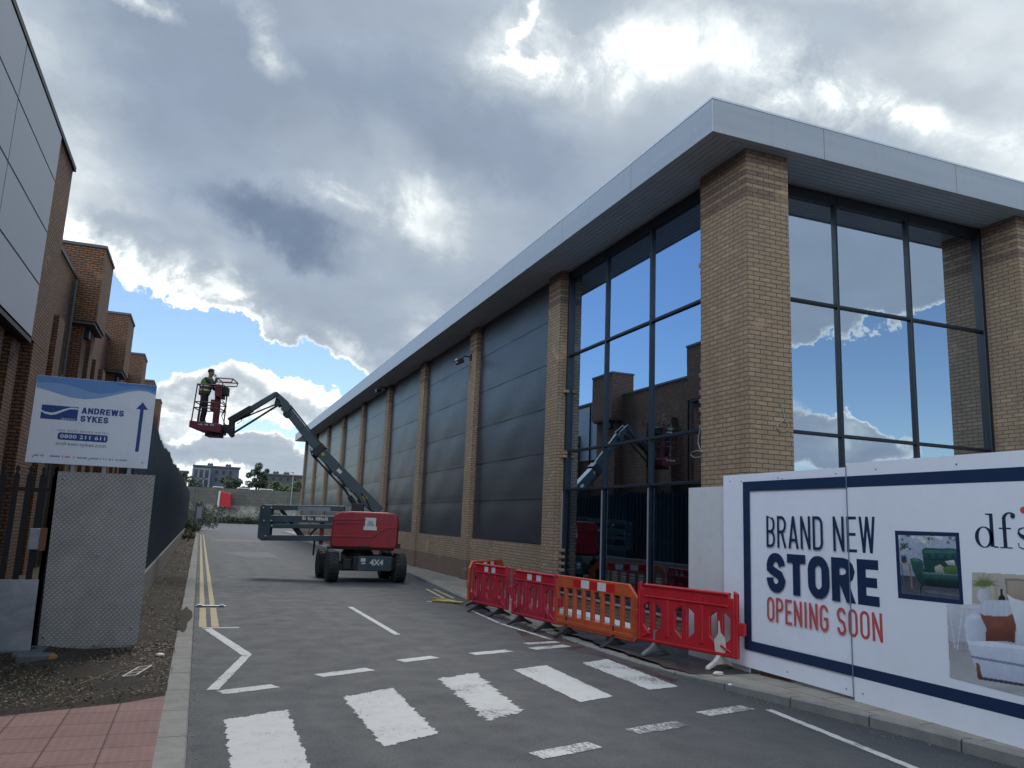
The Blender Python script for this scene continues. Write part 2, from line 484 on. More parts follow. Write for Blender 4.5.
# shiny trodden tar film on parts of it
q.bump(q.math('ADD', q.math('MULTIPLY', agg, 1.0), q.math('MULTIPLY', agg2, .5)), .5, .006)
M['asphalt'] = q.fin(base, q.rng(mid, .3, .7, .62, .82), 0, .45)
q = MN('asphalt_patch')
agg = q.noise(q.pos, 110, 3, .7)
base = q.mix(q.rng(agg, .35, .7), (.035, .037, .042), (.085, .088, .09))
q.bump(agg, .4, .005)
M['asphalt_patch'] = q.fin(base, .7, 0)
q = MN('wet_asphalt')
agg = q.noise(q.pos, 95, 3, .7); big = q.noise(q.pos, 1.6, 5, .6, .5)
base = q.mix(q.rng(agg, .35, .7), (.018, .016, .016), (.045, .04, .037))
q.bump(agg, .15, .004)
M['wet'] = q.fin(base, q.rng(big, .4, .6, .34, .6), 0)
q = MN('yard_ground')
n = q.noise(q.pos, .12, 6, .6, .3); n2 = q.noise(q.pos, 6, 5, .6)
M['ground'] = q.fin(q.mix(q.rng(n2, .3, .7, .2, .8), q.mix(q.rng(n, .4, .6), (.10, .10, .095), (.085, .075, .055)), (.14, .135, .12)), .9, 0)

def paint_mat(name, c, wear0, wear1, under=(.05, .055, .06)):
    q = MN(name)
    n = q.noise(q.pos, 24, 9, .78, .4); f = q.noise(q.map(q.pos, (46, 9, 1)), 1, 6, .75); big = q.noise(q.pos, 1.4, 3, .5)
    agg = q.noise(q.pos, 110, 3, .7)
    m_ = q.math('ADD', q.math('MULTIPLY', n, .45), q.math('MULTIPLY_ADD', f, .35, q.math('MULTIPLY', big, .35)))
    worn = q.rng(m_, wear0, wear1)
    pc = q.mix(q.rng(agg, .3, .7), tuple(x * .84 for x in c), c)
    pc = q.mix(q.rng(q.noise(q.pos, 5, 6, .6, .4), .45, .8, 0, .4), pc, tuple(x * .55 for x in c))
    col = q.mix(worn, pc, q.mix(q.rng(agg, .35, .7), under, tuple(x * 1.7 for x in under)))
    q.bump(q.math('SUBTRACT', agg, q.math('MULTIPLY', worn, .8)), .4, .005)
    return q.fin(col, .72, 0)
M['white_fresh'] = paint_mat('white_road_paint', (.47, .47, .455), .625, .70)
M['white_worn'] = paint_mat('white_road_paint_worn', (.45, .45, .43), .595, .67)
M['white_gone'] = paint_mat('white_road_paint_flaked', (.50, .50, .48), .55, .62)
M['yellow_line'] = paint_mat('yellow_road_paint', (.36, .30, .16), .66, .76)

q = MN('kerb_concrete')
n = q.noise(q.pos, 5, 7, .65); f = q.noise(q.pos, 90, 4, .7)
bk = q.brick(q.map(q.pos, (1, 1, 1), (0, 5, 0), (0, 0, pi / 2)), .915, 40.0, .009, (1, 1, 1), (.86, .86, .86), (.28, .27, .25), 0)
col = q.mix(q.rng(n, .3, .7), (.15, .147, .135), (.225, .215, .195))
col = q.mix(q.rng(f, .55, .75, 0, .5), col, (.30, .29, .27))
col = q.mix(1.0, col, bk['Color'], 'MULTIPLY')
q.bump(q.math('SUBTRACT', f, q.math('MULTIPLY', bk['Fac'], 2)), .35, .005)
M['kerb'] = q.fin(col, .85, 0)
q = MN('paving_slabs')
n = q.noise(q.pos, 3, 7, .65, .3); f = q.noise(q.pos, 80, 4, .7)
bk = q.brick(q.map(q.pos, (1, 1, 1), (.0, .2, 0), (0, 0, pi / 2)), .6, .45, .008, (1, 1, 1), (.8, .8, .8), (.25, .24, .22), .5)
col = q.mix(q.rng(n, .3, .7), (.20, .178, .14), (.30, .27, .22))
col = q.mix(q.rng(f, .55, .75, 0, .4), col, (.27, .25, .22))
col = q.mix(1.0, col, bk['Color'], 'MULTIPLY')
q.bump(q.math('SUBTRACT', f, q.math('MULTIPLY', bk['Fac'], 2)), .35, .005)
M['slabs'] = q.fin(col, .85, 0)
q = MN('pink_tactile_paving')
uv = q.map(q.pos, (1, 1, 1), (.12, .10, 0), (0, 0, 0))
bk = q.brick(uv, .40, .40, .006, (1, 1, 1), (.86, .84, .84), (.25, .22, .2), 0)
n = q.noise(q.pos, 2.2, 7, .65, .4); f = q.noise(q.pos, 70, 4, .7)
wv = q.t.nodes.new('ShaderNodeTexWave'); q.put(wv.inputs['Vector'], uv); wv.bands_direction = 'Y'
wv.inputs['Scale'].default_value = 4.7; wv.inputs['Distortion'].default_value = 0
wv2 = q.t.nodes.new('ShaderNodeTexWave'); q.put(wv2.inputs['Vector'], uv); wv2.bands_direction = 'X'
wv2.inputs['Scale'].default_value = 4.7; wv2.inputs['Distortion'].default_value = 0
dots = q.rng(q.math('MULTIPLY', wv.outputs['Fac'], wv2.outputs['Fac']), .35, .7)
col = q.mix(q.rng(n, .3, .7), (.16, .085, .075), (.21, .12, .105))
col = q.mix(q.rng(f, .5, .75, 0, .3), col, (.16, .09, .08))
col = q.mix(q.math('MULTIPLY', dots, .18), col, (.36, .24, .22))
col = q.mix(1.0, col, bk['Color'], 'MULTIPLY')
q.bump(q.math('ADD', q.math('MULTIPLY', dots, 1.5), q.math('SUBTRACT', f, q.math('MULTIPLY', bk['Fac'], 2))), .5, .005)
M['pink'] = q.fin(col, .85, 0)
q = MN('verge_soil')
n = q.noise(q.pos, 2.5, 8, .7, .6); f = q.noise(q.pos, 38, 6, .75); g_ = q.noise(q.pos, 1.1, 4, .6)
col = q.mix(q.rng(n, .3, .7), (.015, .012, .008), (.046, .035, .022))
col = q.mix(q.rng(f, .55, .7, 0, .7), col, (.095, .070, .042))
col = q.mix(q.math('MULTIPLY', q.rng(g_, .60, .72), q.rng(f, .35, .5)), col, (.026, .038, .012))
q.bump(q.math('ADD', f, n), .9, .03)
M['soil'] = q.fin(col, .95, 0)

# right-hand building
q = MN('dark_glossy_cladding')
x_, y_, z_ = q.sep(q.uv)
row = q.math('FRACT', q.math('DIVIDE', q.math('SUBTRACT', y_, 1.372), 1.1333))
pillow = q.math('POWER', q.math('ABSOLUTE', q.math('SUBTRACT', row, .5)), 3.0)
rip = q.noise(q.map(q.uv, (.45, 3.2, 1)), 1, 5, .55, .4)
rip2 = q.noise(q.map(q.uv, (9, .8, 1)), 1, 4, .6, .2)
seam = q.math('LESS_THAN', q.math('MINIMUM', row, q.math('SUBTRACT', 1.0, row)), .018)
col = q.mix(q.rng(q.noise(q.uv, 1.3, 6, .6), .3, .7), (.020, .024, .029), (.032, .037, .043))
col = q.mix(q.rng(rip2, .58, .85, 0, .12), col, (.09, .10, .11))
col = q.mix(seam, col, (.004, .005, .006))
q.bump(q.math('ADD', q.math('MULTIPLY', pillow, -.5), q.math('ADD', q.math('MULTIPLY', rip, .22), q.math('MULTIPLY', rip2, .05))), .4, .05)
M['clad'] = q.fin(col, q.rng(rip2, .3, .7, .33, .38), 0, .6)
q = MN('roof_edge_metal')
st = q.noise(q.map(q.pos, (.3, .3, 6)), 1, 5, .6)
col = q.mix(q.rng(st, .3, .7), (.33, .355, .375), (.38, .40, .415))
fx_, fy_, fz_ = q.sep(q.pos)
jt = q.math('MAXIMUM', q.math('LESS_THAN', q.math('FRACT', q.math('DIVIDE', fx_, 3.05)), .0045), q.math('LESS_THAN', q.math('FRACT', q.math('DIVIDE', fy_, 3.05)), .0045))
dr = q.noise(q.map(q.pos, (9, 9, .6)), 1, 4, .6)
col = q.mix(q.rng(dr, .55, .8, 0, .35), col, (.27, .28, .28))
col = q.mix(q.math('MULTIPLY', jt, .8), col, (.09, .095, .10))
M['fascia'] = q.fin(col, q.rng(st, .3, .7, .38, .5), .15)
q = MN('soffit_boards')
x_, y_, z_ = q.sep(q.uv)
M['soffit'] = q.fin(q.mix(q.rng(q.noise(q.pos, 1.2, 5), .3, .7), (.36, .385, .42), (.44, .46, .48)), .5, .05)
M['frame'] = mottled('window_frame_paint', (.007, .013, .019), .42, .05, .15, 4)
M['frame_edge'] = mottled('aluminium_and_lit_edge', (.42, .44, .46), .4, .6, .1, 4)
M['flashing'] = mottled('pale_flashing', (.62, .66, .69), .4, .2, .05, 2)
M['roof'] = mottled('roof_sheet', (.30, .32, .34), .6, .2, .1, 2)
M['inner_wall'] = mottled('interior_plaster', (.28, .29, .29), .9, 0, .15, 1)
M['inner_post'] = mottled('interior_white_post', (.8, .84, .84), .8, 0, .1, 2)
M['inner_floor'] = mottled('interior_slab', (.10, .10, .10), .8, 0, .2, 1)
M['inner_dark'] = mottled('interior_services', (.03, .032, .035), .6, .2, .2, 3)
def glass_mat(name, refl, tint, rc=(.56, .76, 1)):
    mt = bpy.data.materials.new(name); mt.use_nodes = True; t = mt.node_tree; t.nodes.clear()
    o = t.nodes.new('ShaderNodeOutputMaterial'); mx = t.nodes.new('ShaderNodeMixShader')
    tr = t.nodes.new('ShaderNodeBsdfTransparent'); tr.inputs[0].default_value = (*tint, 1)
    gl = t.nodes.new('ShaderNodeBsdfGlossy'); gl.inputs['Roughness'].default_value = .0; gl.inputs['Color'].default_value = (*rc, 1)
    fr = t.nodes.new('ShaderNodeLayerWeight'); fr.inputs['Blend'].default_value = .35
    ma = t.nodes.new('ShaderNodeMapRange'); ma.inputs[3].default_value = refl; ma.inputs[4].default_value = min(1, refl + .45)
    tcn = t.nodes.new('ShaderNodeTexCoord'); nz = t.nodes.new('ShaderNodeTexNoise'); nz.inputs['Scale'].default_value = .8; nz.inputs['Detail'].default_value = 1
    bp = t.nodes.new('ShaderNodeBump'); bp.inputs['Strength'].default_value = .02; bp.inputs['Distance'].default_value = .02
    t.links.new(tcn.outputs['Object'], nz.inputs['Vector']); t.links.new(nz.outputs[0], bp.inputs['Height'])
    t.links.new(bp.outputs[0], gl.inputs['Normal'])
    t.links.new(fr.outputs['Fresnel'], ma.inputs[0]); t.links.new(ma.outputs[0], mx.inputs[0])
    t.links.new(tr.outputs[0], mx.inputs[1]); t.links.new(gl.outputs[0], mx.inputs[2]); t.links.new(mx.outputs[0], o.inputs[0])
    return mt
M['glass'] = glass_mat('solar_glass', .72, (.95, 1, 1))
M['glass_south'] = glass_mat('solar_glass_grey', .72, (.95, 1, 1), (.74, .85, .97))
M['glass_low'] = glass_mat('tinted_clear_glass', .20, (.45, .50, .50))
# left side
M['pale_clad'] = mottled('pale_grey_panel', (.36, .375, .40), .5, .1, .06, .6)
M['joint'] = mottled('dark_joint', (.02, .022, .025), .6, 0, .1)
M['coping'] = mottled('grey_coping', (.10, .105, .11), .7, 0, .2, 3)
M['concrete'] = mottled('rough_concrete', (.20, .19, .165), .9, 0, .25, 3, .5, 40, dirt=.4, dirtc=(.08, .075, .05))
M['fence_blue'] = mottled('dark_blue_green_paint', (.004, .024, .048), .45, .1, .25, 2.0, dirt=.15)
M['gate_black'] = mottled('black_railing_paint', (.006, .007, .009), .5, .1, .2, 4)
q = MN('tread_plate_steel')
uv = q.uv
def lozenge(rot, off):
    mp = q.map(uv, (1, 1, 1), off)
    x0, y0, _ = q.sep(mp)
    fx_ = q.math('SUBTRACT', q.math('FRACT', q.math('DIVIDE', x0, .062)), .5)
    fy_ = q.math('SUBTRACT', q.math('FRACT', q.math('DIVIDE', y0, .062)), .5)
    a = q.math('ADD', q.math('MULTIPLY', fx_, cos(rot)), q.math('MULTIPLY', fy_, sin(rot)))
    b = q.math('SUBTRACT', q.math('MULTIPLY', fy_, cos(rot)), q.math('MULTIPLY', fx_, sin(rot)))
    d = q.math('ADD', q.math('POWER', q.math('DIVIDE', a, .33), 2), q.math('POWER', q.math('DIVIDE', b, .17), 2))
    return q.rng(d, 1.0, .4)
loz = q.math('MAXIMUM', lozenge(radians(38), (0, 0, 0)), lozenge(radians(38), (.031, .031, 0)))
n = q.noise(q.obj, 2.2, 7, .65, .4)
col = q.mix(q.rng(n, .3, .7), (.25, .24, .225), (.35, .34, .32))
col = q.mix(q.rng(q.noise(q.obj, 5, 8, .7, .6), .55, .8, 0, .5), col, (.10, .075, .06))
col = q.mix(q.rng(q.noise(q.obj, 1.1, 6, .65, .5), .45, .75, 0, .3), col, (.13, .11, .09))
col = q.mix(q.math('MULTIPLY', loz, q.rng(n, .3, .7, .35, .75)), col, (.60, .59, .57))
q.bump(loz, .7, .004)
M['tread'] = q.fin(col, q.rng(n, .3, .7, .5, .65), .3)
q = MN('galvanised_sheet')
n = q.noise(q.obj, 3.2, 8, .7, .8); n2 = q.noise(q.obj, 20, 4, .6)
col = q.mix(q.rng(n, .3, .7), (.20, .22, .245), (.40, .43, .46))
M['galv'] = q.fin(col, q.rng(n2, .3, .7, .35, .5), .3)
M['sign_white'] = mottled('sign_white', (.70, .74, .80), .45, 0, .03, 1.5, dirt=.12)
M['board_white'] = mottled('hoarding_print_white', (.82, .83, .89), .5, 0, .03, .9, dirt=.10, dirtc=(.3, .3, .33))
M['board_white2'] = mottled('hoarding_print_white_warm', (.80, .815, .86), .5, 0, .03, .9, dirt=.06, dirtc=(.3, .3, .33))
M['board_plain'] = mottled('painted_ply', (.62, .62, .61), .6, 0, .06, 1.4, dirt=.2, dirtc=(.25, .24, .21))
def flat(name, c, rough=.5, **k):
    return mottled(name, c, rough, 0, .06, 3, **k)
M['navy'] = flat('navy_print', (.006, .024, .075))
M['logo_navy'] = flat('logo_navy', (.008, .03, .06))
M['coral'] = flat('coral_print', (.52, .09, .08))
M['sign_blue'] = flat('sign_blue', (.012, .05, .22))
M['sign_midblue'] = flat('sign_mid_blue', (.06, .20, .50))
M['sign_paleblue'] = flat('sign_pale_blue', (.22, .36, .62))
M['sign_red'] = flat('sign_red', (.45, .06, .10))
M['sign_greytext'] = flat('sign_grey_text', (.16, .20, .28))
M['plastic_red'] = mottled('faded_red_plastic', (.42, .018, .04), .48, 0, .3, 2.2, dirt=.6, dirtc=(.16, .05, .05))
M['plastic_red2'] = mottled('bright_red_plastic', (.43, .010, .018), .45, 0, .25, 2.2, dirt=.5, dirtc=(.18, .05, .05))
M['plastic_orange'] = mottled('orange_plastic', (.50, .085, .025), .48, 0, .25, 2.2, dirt=.6, dirtc=(.18, .06, .03))
M['rubber'] = mottled('black_rubber', (.018, .018, .019), .75, 0, .3, 9, .3, 80, dirt=.3, dirtc=(.08, .075, .07))
M['grey_foot'] = mottled('grey_recycled_rubber', (.13, .135, .135), .8, 0, .3, 9, .3, 80)
M['reflect_white'] = mottled('reflective_white', (.62, .62, .60), .4, 0, .08, 8, dirt=.3, dirtc=(.3, .25, .22))
M['reflect_red'] = mottled('reflective_red', (.50, .008, .012), .4, 0, .08, 8)
M['whitewash'] = mottled('dried_white_paint', (.52, .49, .42), .8, 0, .1, 8, dirt=.5, dirtc=(.3, .05, .05))
# lift
M['lift_red'] = mottled('lift_red_paint', (.27, .008, .014), .46, 0, .22, 2.0, coat=.08, dirt=.18, dirtc=(.12, .03, .03))
M['lift_grey'] = mottled('lift_slate_paint', (.045, .065, .075), .38, .15, .15, 3, dirt=.2)
M['lift_dark'] = mottled('lift_black_paint', (.014, .016, .018), .5, .1, .2, 3, dirt=.25)
M['lift_maroon'] = mottled('basket_maroon_paint', (.12, .02, .028), .5, 0, .2, 4)
M['tyre'] = mottled('tyre_rubber', (.016, .016, .017), .8, 0, .3, 6, .4, 60, dirt=.35, dirtc=(.07, .065, .06))
M['steel'] = mottled('worn_steel', (.30, .31, .32), .35, .8, .1, 4)
M['label_white'] = mottled('label_white', (.55, .52, .46), .5, 0, .1, 5)
M['yellow'] = mottled('yellow_plastic', (.33, .25, .05), .5, 0, .1, 5, dirt=.3)
# person
M['skin'] = mottled('skin', (.28, .15, .10), .6, 0, .06, 5)
M['hair'] = mottled('dark_hair', (.015, .011, .009), .7, 0, .2, 20)
M['jacket'] = mottled('dark_work_jacket', (.012, .016, .026), .85, 0, .2, 8, .4, 60)
M['trousers'] = mottled('dark_trousers', (.012, .014, .020), .85, 0, .2, 8, .4, 60)
M['hivis'] = mottled('hi_vis_yellow', (.08, .17, .02), .8, 0, .12, 8)
M['boot'] = mottled('boot_leather', (.03, .02, .014), .6, 0, .2, 8)
# far things
def leafmat(name, a, b):
    q = MN(name); oi = q.t.nodes.new('ShaderNodeNewGeometry')
    n = q.noise(q.pos, 1.3, 4, .6)
    col = q.mix(q.math('MULTIPLY_ADD', oi.outputs['Random Per Island'], .7, q.math('MULTIPLY', n, .4)), a, b)
    return q.fin(col, .7, 0)
M['leaf'] = leafmat('foliage_green', (.025, .045, .014), (.075, .11, .035))
M['leaf2'] = leafmat('foliage_dark', (.016, .028, .014), (.05, .07, .03))
M['leaf_far'] = leafmat('foliage_far', (.02, .035, .02), (.05, .07, .035))
M['bark'] = mottled('bark', (.05, .038, .028), .9, 0, .3, 6, .5, 30)
M['litter'] = leafmat('dry_leaf_litter', (.035, .021, .011), (.17, .11, .055))
M['grass'] = leafmat('grass_blades', (.03, .045, .014), (.10, .12, .04))

# ------------------------------------------------------------------ block lettering built from strokes (a condensed grotesque)
def _arc(cx, cz, rx, rz, a0, a1, n=6):
    return [(cx + rx * cos(radians(a0 + (a1 - a0) * i / n)), cz + rz * sin(radians(a0 + (a1 - a0) * i / n))) for i in range(n + 1)]
def glyph(ch, w_, h, t, t2):
    """centre lines of one capital: w_ x h cell, t = upright stroke, t2 = level stroke; (points, closed)"""
    l, r, b, tp = t / 2, w_ - t / 2, t2 / 2, h - t2 / 2; mx, mz = w_ / 2, h / 2
    rx = min((r - l) / 2, w_ * .42); rz = min(rx * 1.15, h * .24)
    def rr(x0, x1, z0, z1, k=(1, 1, 1, 1)):
        p = []
        p += _arc(x1 - rx, z1 - rz, rx, rz, 0, 90) if k[0] else [(x1, z1)]
        p += _arc(x0 + rx, z1 - rz, rx, rz, 90, 180) if k[1] else [(x0, z1)]
        p += _arc(x0 + rx, z0 + rz, rx, rz, 180, 270) if k[2] else [(x0, z0)]
        p += _arc(x1 - rx, z0 + rz, rx, rz, 270, 360) if k[3] else [(x1, z0)]
        return p
    S = [( _arc(r - rx, tp - rz, rx, rz, 5, 90) + _arc(l + rx, tp - rz, rx, rz, 90, 190) + [(l + rx * .35, mz + rz * .25), (r - rx * .35, mz - rz * .25)] + _arc(r - rx, b + rz, rx, rz, -10, -90)[0:] + _arc(l + rx, b + rz, rx, rz, -90, -185), False)]
    G = {
     'B': [([(l, 0), (l, h)], 0), ([(l, tp), (r - rx, tp)] + _arc(r - rx - t * .1, (tp + mz) / 2, rx, (tp - mz) / 2, 90, -90) + [(l, mz)], 0), ([(l, mz), (r - rx, mz)] + _arc(r - rx, (b + mz) / 2, rx, (mz - b) / 2, 90, -90) + [(l, b)], 0)],
     'R': [([(l, 0), (l, h)], 0), ([(l, tp), (r - rx, tp)] + _arc(r - rx, (tp + mz) / 2 , rx, (tp - mz) / 2, 90, -90) + [(l, mz)], 0), ([(mx, mz), (r, 0)], 0)],
     'A': [([(l * .9, 0), (mx, h)], 0), ([(mx, h), (w_ - l * .9, 0)], 0), ([(l + w_ * .12, h * .26), (r - w_ * .12, h * .26)], 0)],
     'N': [([(l, 0), (l, h)], 0), ([(r, 0), (r, h)], 0), ([(l, h - t * .3), (r, t * .3)], 0)],
     'D': [([(l, 0), (l, h)], 0), ([(l, tp), (r - rx, tp)] + _arc(r - rx, tp - rz, rx, rz, 90, 0) + _arc(r - rx, b + rz, rx, rz, 0, -90) + [(l, b)], 0)],
     'E': [([(l, 0), (l, h)], 0), ([(l, tp), (w_, tp)], 0), ([(l, mz), (w_ * .92, mz)], 0), ([(l, b), (w_, b)], 0)],
     'W': [([(l * .8, h), (w_ * .27, 0)], 0), ([(w_ * .27, 0), (mx, h)], 0), ([(mx, h), (w_ * .73, 0)], 0), ([(w_ * .73, 0), (w_ - l * .8, h)], 0)],
     'S': S,
     'T': [([(mx, 0), (mx, h)], 0), ([(0, tp), (w_, tp)], 0)],
     'O': [(rr(l, r, b, tp), 1)], '0': [(rr(l, r, b, tp), 1)],
     'P': [([(l, 0), (l, h)], 0), ([(l, tp), (r - rx, tp)] + _arc(r - rx, (tp + mz) / 2 , rx, (tp - mz) / 2, 90, -90) + [(l, mz)], 0)],
     'I': [([(mx, 0), (mx, h)], 0)],
     'G': [(_arc(r - rx, tp - rz, rx, rz, 0, 90) + _arc(l + rx, tp - rz, rx, rz, 90, 180) + _arc(l + rx, b + rz, rx, rz, 180, 270) + _arc(r - rx, b + rz, rx, rz, -90, 0) + [(r, mz * .95), (mx, mz * .95)], 0)],
     'K': [([(l, 0), (l, h)], 0), ([(l, mz * .8), (w_ - l * .6, h)], 0), ([(mx * .85, mz * 1.05), (w_ - l * .5, 0)], 0)],
     'Y': [([(mx, 0), (mx, mz)], 0), ([(mx, mz), (l * .6, h)], 0), ([(mx, mz), (w_ - l * .6, h)], 0)],
    }
    return G[ch]
def stroke_text(txt, mt, parent, o, U, V, W, H, t, t2=None, gap=.16, narrow=None, shear=0, cut=None, name='lettering'):
    """capitals over width W, height H; t, t2 stroke widths; letters of one mesh, strokes stepped 0.3 mm apart"""
    t2 = t2 or t; narrow = narrow or {}
    rel = {' ': .5, 'I': .42, 'W': 1.35, 'E': .88, 'T': .95, 'A': 1.05, 'N': 1.02}; rel.update(narrow)
    tot = sum(rel.get(c, 1) for c in txt) + gap * (len(txt) - 1)
    k = W / tot; x = 0; m_ = MB(); o = Vector(o); U = Vector(U); V = Vector(V); N_ = U.cross(V).normalized()
    for c in txt:
        w_ = rel.get(c, 1) * k
        if c == 'I': gw = t
        if c != ' ':
            for si, (pts, closed) in enumerate(glyph(c, w_, H, t, t2)):
                P_ = [Vector((p[0], p[1])) for p in pts]
                Q = [P_[0]]
                for p in P_[1:]:
                    if (p - Q[-1]).length > t * .02: Q.append(p)
                if closed and (Q[0] - Q[-1]).length < 1e-5: Q.pop()
                n = len(Q); A = []; B_ = []
                for i in range(n):
                    a = Q[i - 1] if (i or closed) else None; b = Q[(i + 1) % n] if (i < n - 1 or closed) else None
                    d1 = (Q[i] - a).normalized() if a is not None else (b - Q[i]).normalized()
                    d2 = (b - Q[i]).normalized() if b is not None else d1
                    d = (d1 + d2).normalized(); nn = Vector((-d.y, d.x)); f = 1 / max(.5, nn.dot(Vector((-d1.y, d1.x))))
                    # stroke width: upright t, level t2
                    ww = (t * abs(d.y) + t2 * abs(d.x)) / max(1e-6, abs(d.x) + abs(d.y))
                    if c in 'AWNKYR' and n == 2 and abs(d.x) > .02 and abs(d.y) > .02:      # slanted strokes end level
                        hw = t / 2 * (1 + .25 * abs(d.x)); A.append(Q[i] + Vector((-hw, 0))); B_.append(Q[i] + Vector((hw, 0))); continue
                    A.append(Q[i] + nn * ww / 2 * f); B_.append(Q[i] - nn * ww / 2 * f)
                off = N_ * (.0003 * (si + 1))
                for i in range(n if closed else n - 1):
                    j = (i + 1) % n
                    q4 = [A[i], A[j], B_[j], B_[i]]
                    m_._add([o + U * (x + p.x + shear * p.y) + V * min(max(p.y, 0), H) + off for p in q4], [(0, 1, 2, 3)])
        x += w_ + gap * k
    return m_.build(name, mt, parent)

# ================================================================== ground, road, kerbs, markings
def structure(name, mb, mt, parent=None, **k):
    return mb.build(name, mt, parent, kind='structure', **k)
g = MB(); g.poly([(-900, -300, -.06), (900, -300, -.06), (900, 1500, -.06), (-900, 1500, -.06)])
structure('ground', g, M['ground'])

def lerp_path(path, y):
    for (x0, y0, h0), (x1, y1, h1) in zip(path, path[1:]):
        if y0 <= y <= y1:
            t = (y - y0) / (y1 - y0); return x0 + (x1 - x0) * t, h0 + (h1 - h0) * t
    return path[-1][0], path[-1][2]
KR = [(6.95, -4, .11), (6.85, 3.0, .11), (6.62, 5.05, .11), (6.50, 6.0, .11), (6.31, 6.95, .105), (6.15, 7.65, .10), (6.02, 8.3, .085), (5.94, 9.0, .05),
      (5.88, 10, .025), (5.86, 11.5, .02), (5.86, 14, .02), (5.90, 16, .03), (6.05, 18, .06), (6.30, 21.3, .09), (6.55, 24, .10),
      (6.85, 27.5, .10), (7.0, 34, .10), (7.03, 60, .10), (7.03, 72, .10)]
def ys(a, b, st):
    n = max(1, int((b - a) / st)); return [a + (b - a) * i / n for i in range(n + 1)]
rd = MB()
YS = ys(-4, 10, .5) + ys(10.5, 72, 1.5)
for a, b in zip(YS, YS[1:]):
    xa, _ = lerp_path(KR, a); xb, _ = lerp_path(KR, b)
    rd.poly([(.09, a, 0), (xa + .01, a, 0), (xb + .01, b, 0), (.09, b, 0)])
rd.poly([(-.4, 72, 0), (60, 72, 0), (60, 152, 0), (-.4, 152, 0)])
road = structure('road', rd, M['asphalt'])

def kerb(path, sgn, wd, mt, name, y0, y1, st=.915):
    """sgn +1: rises to the right of the road edge"""
    m_ = MB(); Y = ys(y0, y1, st / 3)
    def sec(y):
        x, h = lerp_path(path, y)
        return [(x, y, -.03), (x + sgn * .004, y, max(h - .015, .004)), (x + sgn * .018, y, h), (x + sgn * wd, y, h)]
    for a, b in zip(Y, Y[1:]):
        A, B = sec(a), sec(b)
        for i in range(3): m_._add([A[i], A[i + 1], B[i + 1], B[i]], [(0, 1, 2, 3)])
    return structure(name, m_, mt)
kerb(KR, 1, .14, M['kerb'], 'kerb', -4, 72)
KL = [(.09, -4, .035), (.09, 9, .035), (.085, 14, .05), (.08, 40, .09), (.08, 72, .10)]
kerb(KL, -1, .23, M['kerb'], 'kerb', -4, 70)
# pavement on the right, between kerb and building
pv = MB(); Y = ys(-4, 72, .6)
for a, b in zip(Y, Y[1:]):
    xa, ha = lerp_path(KR, a); xb, hb = lerp_path(KR, b)
    pv.poly([(xa + .14, a, ha), (7.9, a, ha if a < 9 else max(ha, .03)), (7.9, b, hb if b < 9 else max(hb, .03)), (xb + .14, b, hb)])
structure('pavement', pv, M['slabs'])
# apron of the plot east of the hoarding
ap = MB(); ap.box(7.9, 40, -4, 9.9, -.05, .05); structure('yard', ap, M['asphalt_patch'])

# pink tactile paving on the left
PK = [(-6, 7.5), (-1.45, 8.33), (-.5, 8.66), (-.14, 8.93)]
pk = MB(); pk.poly([(-6, -4, .032), (-.14, -4, .032), (-.14, 8.93, .032), (-.5, 8.66, .032), (-1.45, 8.33, .032), (-6, 7.5, .032)])
structure('tactile_paving', pk, M['pink'])
# rough verge
def hgt(x, y):
    return .025 * (sin(x * 3.1 + y * 1.7) + sin(x * 7.3 - y * 4.1) * .5 + sin(y * 9.7 + x * 2) * .3) + random.uniform(-.008, .008)
def bound_lo(x):
    for (x0, y0), (x1, y1) in zip(PK, PK[1:]):
        if x0 <= x <= x1: return y0 + (y1 - y0) * (x - x0) / (x1 - x0)
    return 8.93
vg = MB()
nx = 60
def vx(i): return -9 + (9 - .13) * (i / nx) ** .55
rows = []
yy = [0, .01] + [i / 90 for i in range(1, 91)]
for j, t in enumerate(sorted(set(yy))):
    row = []
    for i in range(nx + 1):
        x = vx(i); lo = bound_lo(x) - .02; y = lo + (72 - lo) * t ** 1.9
        e = min(1, (y - lo) / .25) * min(1, (-.13 - x) / .10)
        row.append((x, y, .034 + e * (.030 + hgt(x, y))))
    rows.append(row)
for j in range(len(rows) - 1):
    for i in range(nx):
        vg._add([rows[j][i], rows[j][i+1], rows[j+1][i+1], rows[j+1][i]], [(0, 1, 2, 3)])
structure('verge', vg, M['soil'], smooth=True)
# soil spilt over the kerb about 13 - 17 m out
sp = MB(); ring = []
for k in range(26):
    a = 2 * pi * k / 26; r_ = 1 + .16 * sin(3 * a) + .12 * sin(5 * a + 1) + random.uniform(-.07, .07)
    ring.append((-.09 + cos(a) * .13 * r_, 15.0 + sin(a) * 1.6 * r_))
sp._add([(x, y, .055) for x, y in ring] + [(-.09, 15.0, .085)], [(i, (i + 1) % 26, 26) for i in range(26)])
structure('verge', sp, M['soil'])

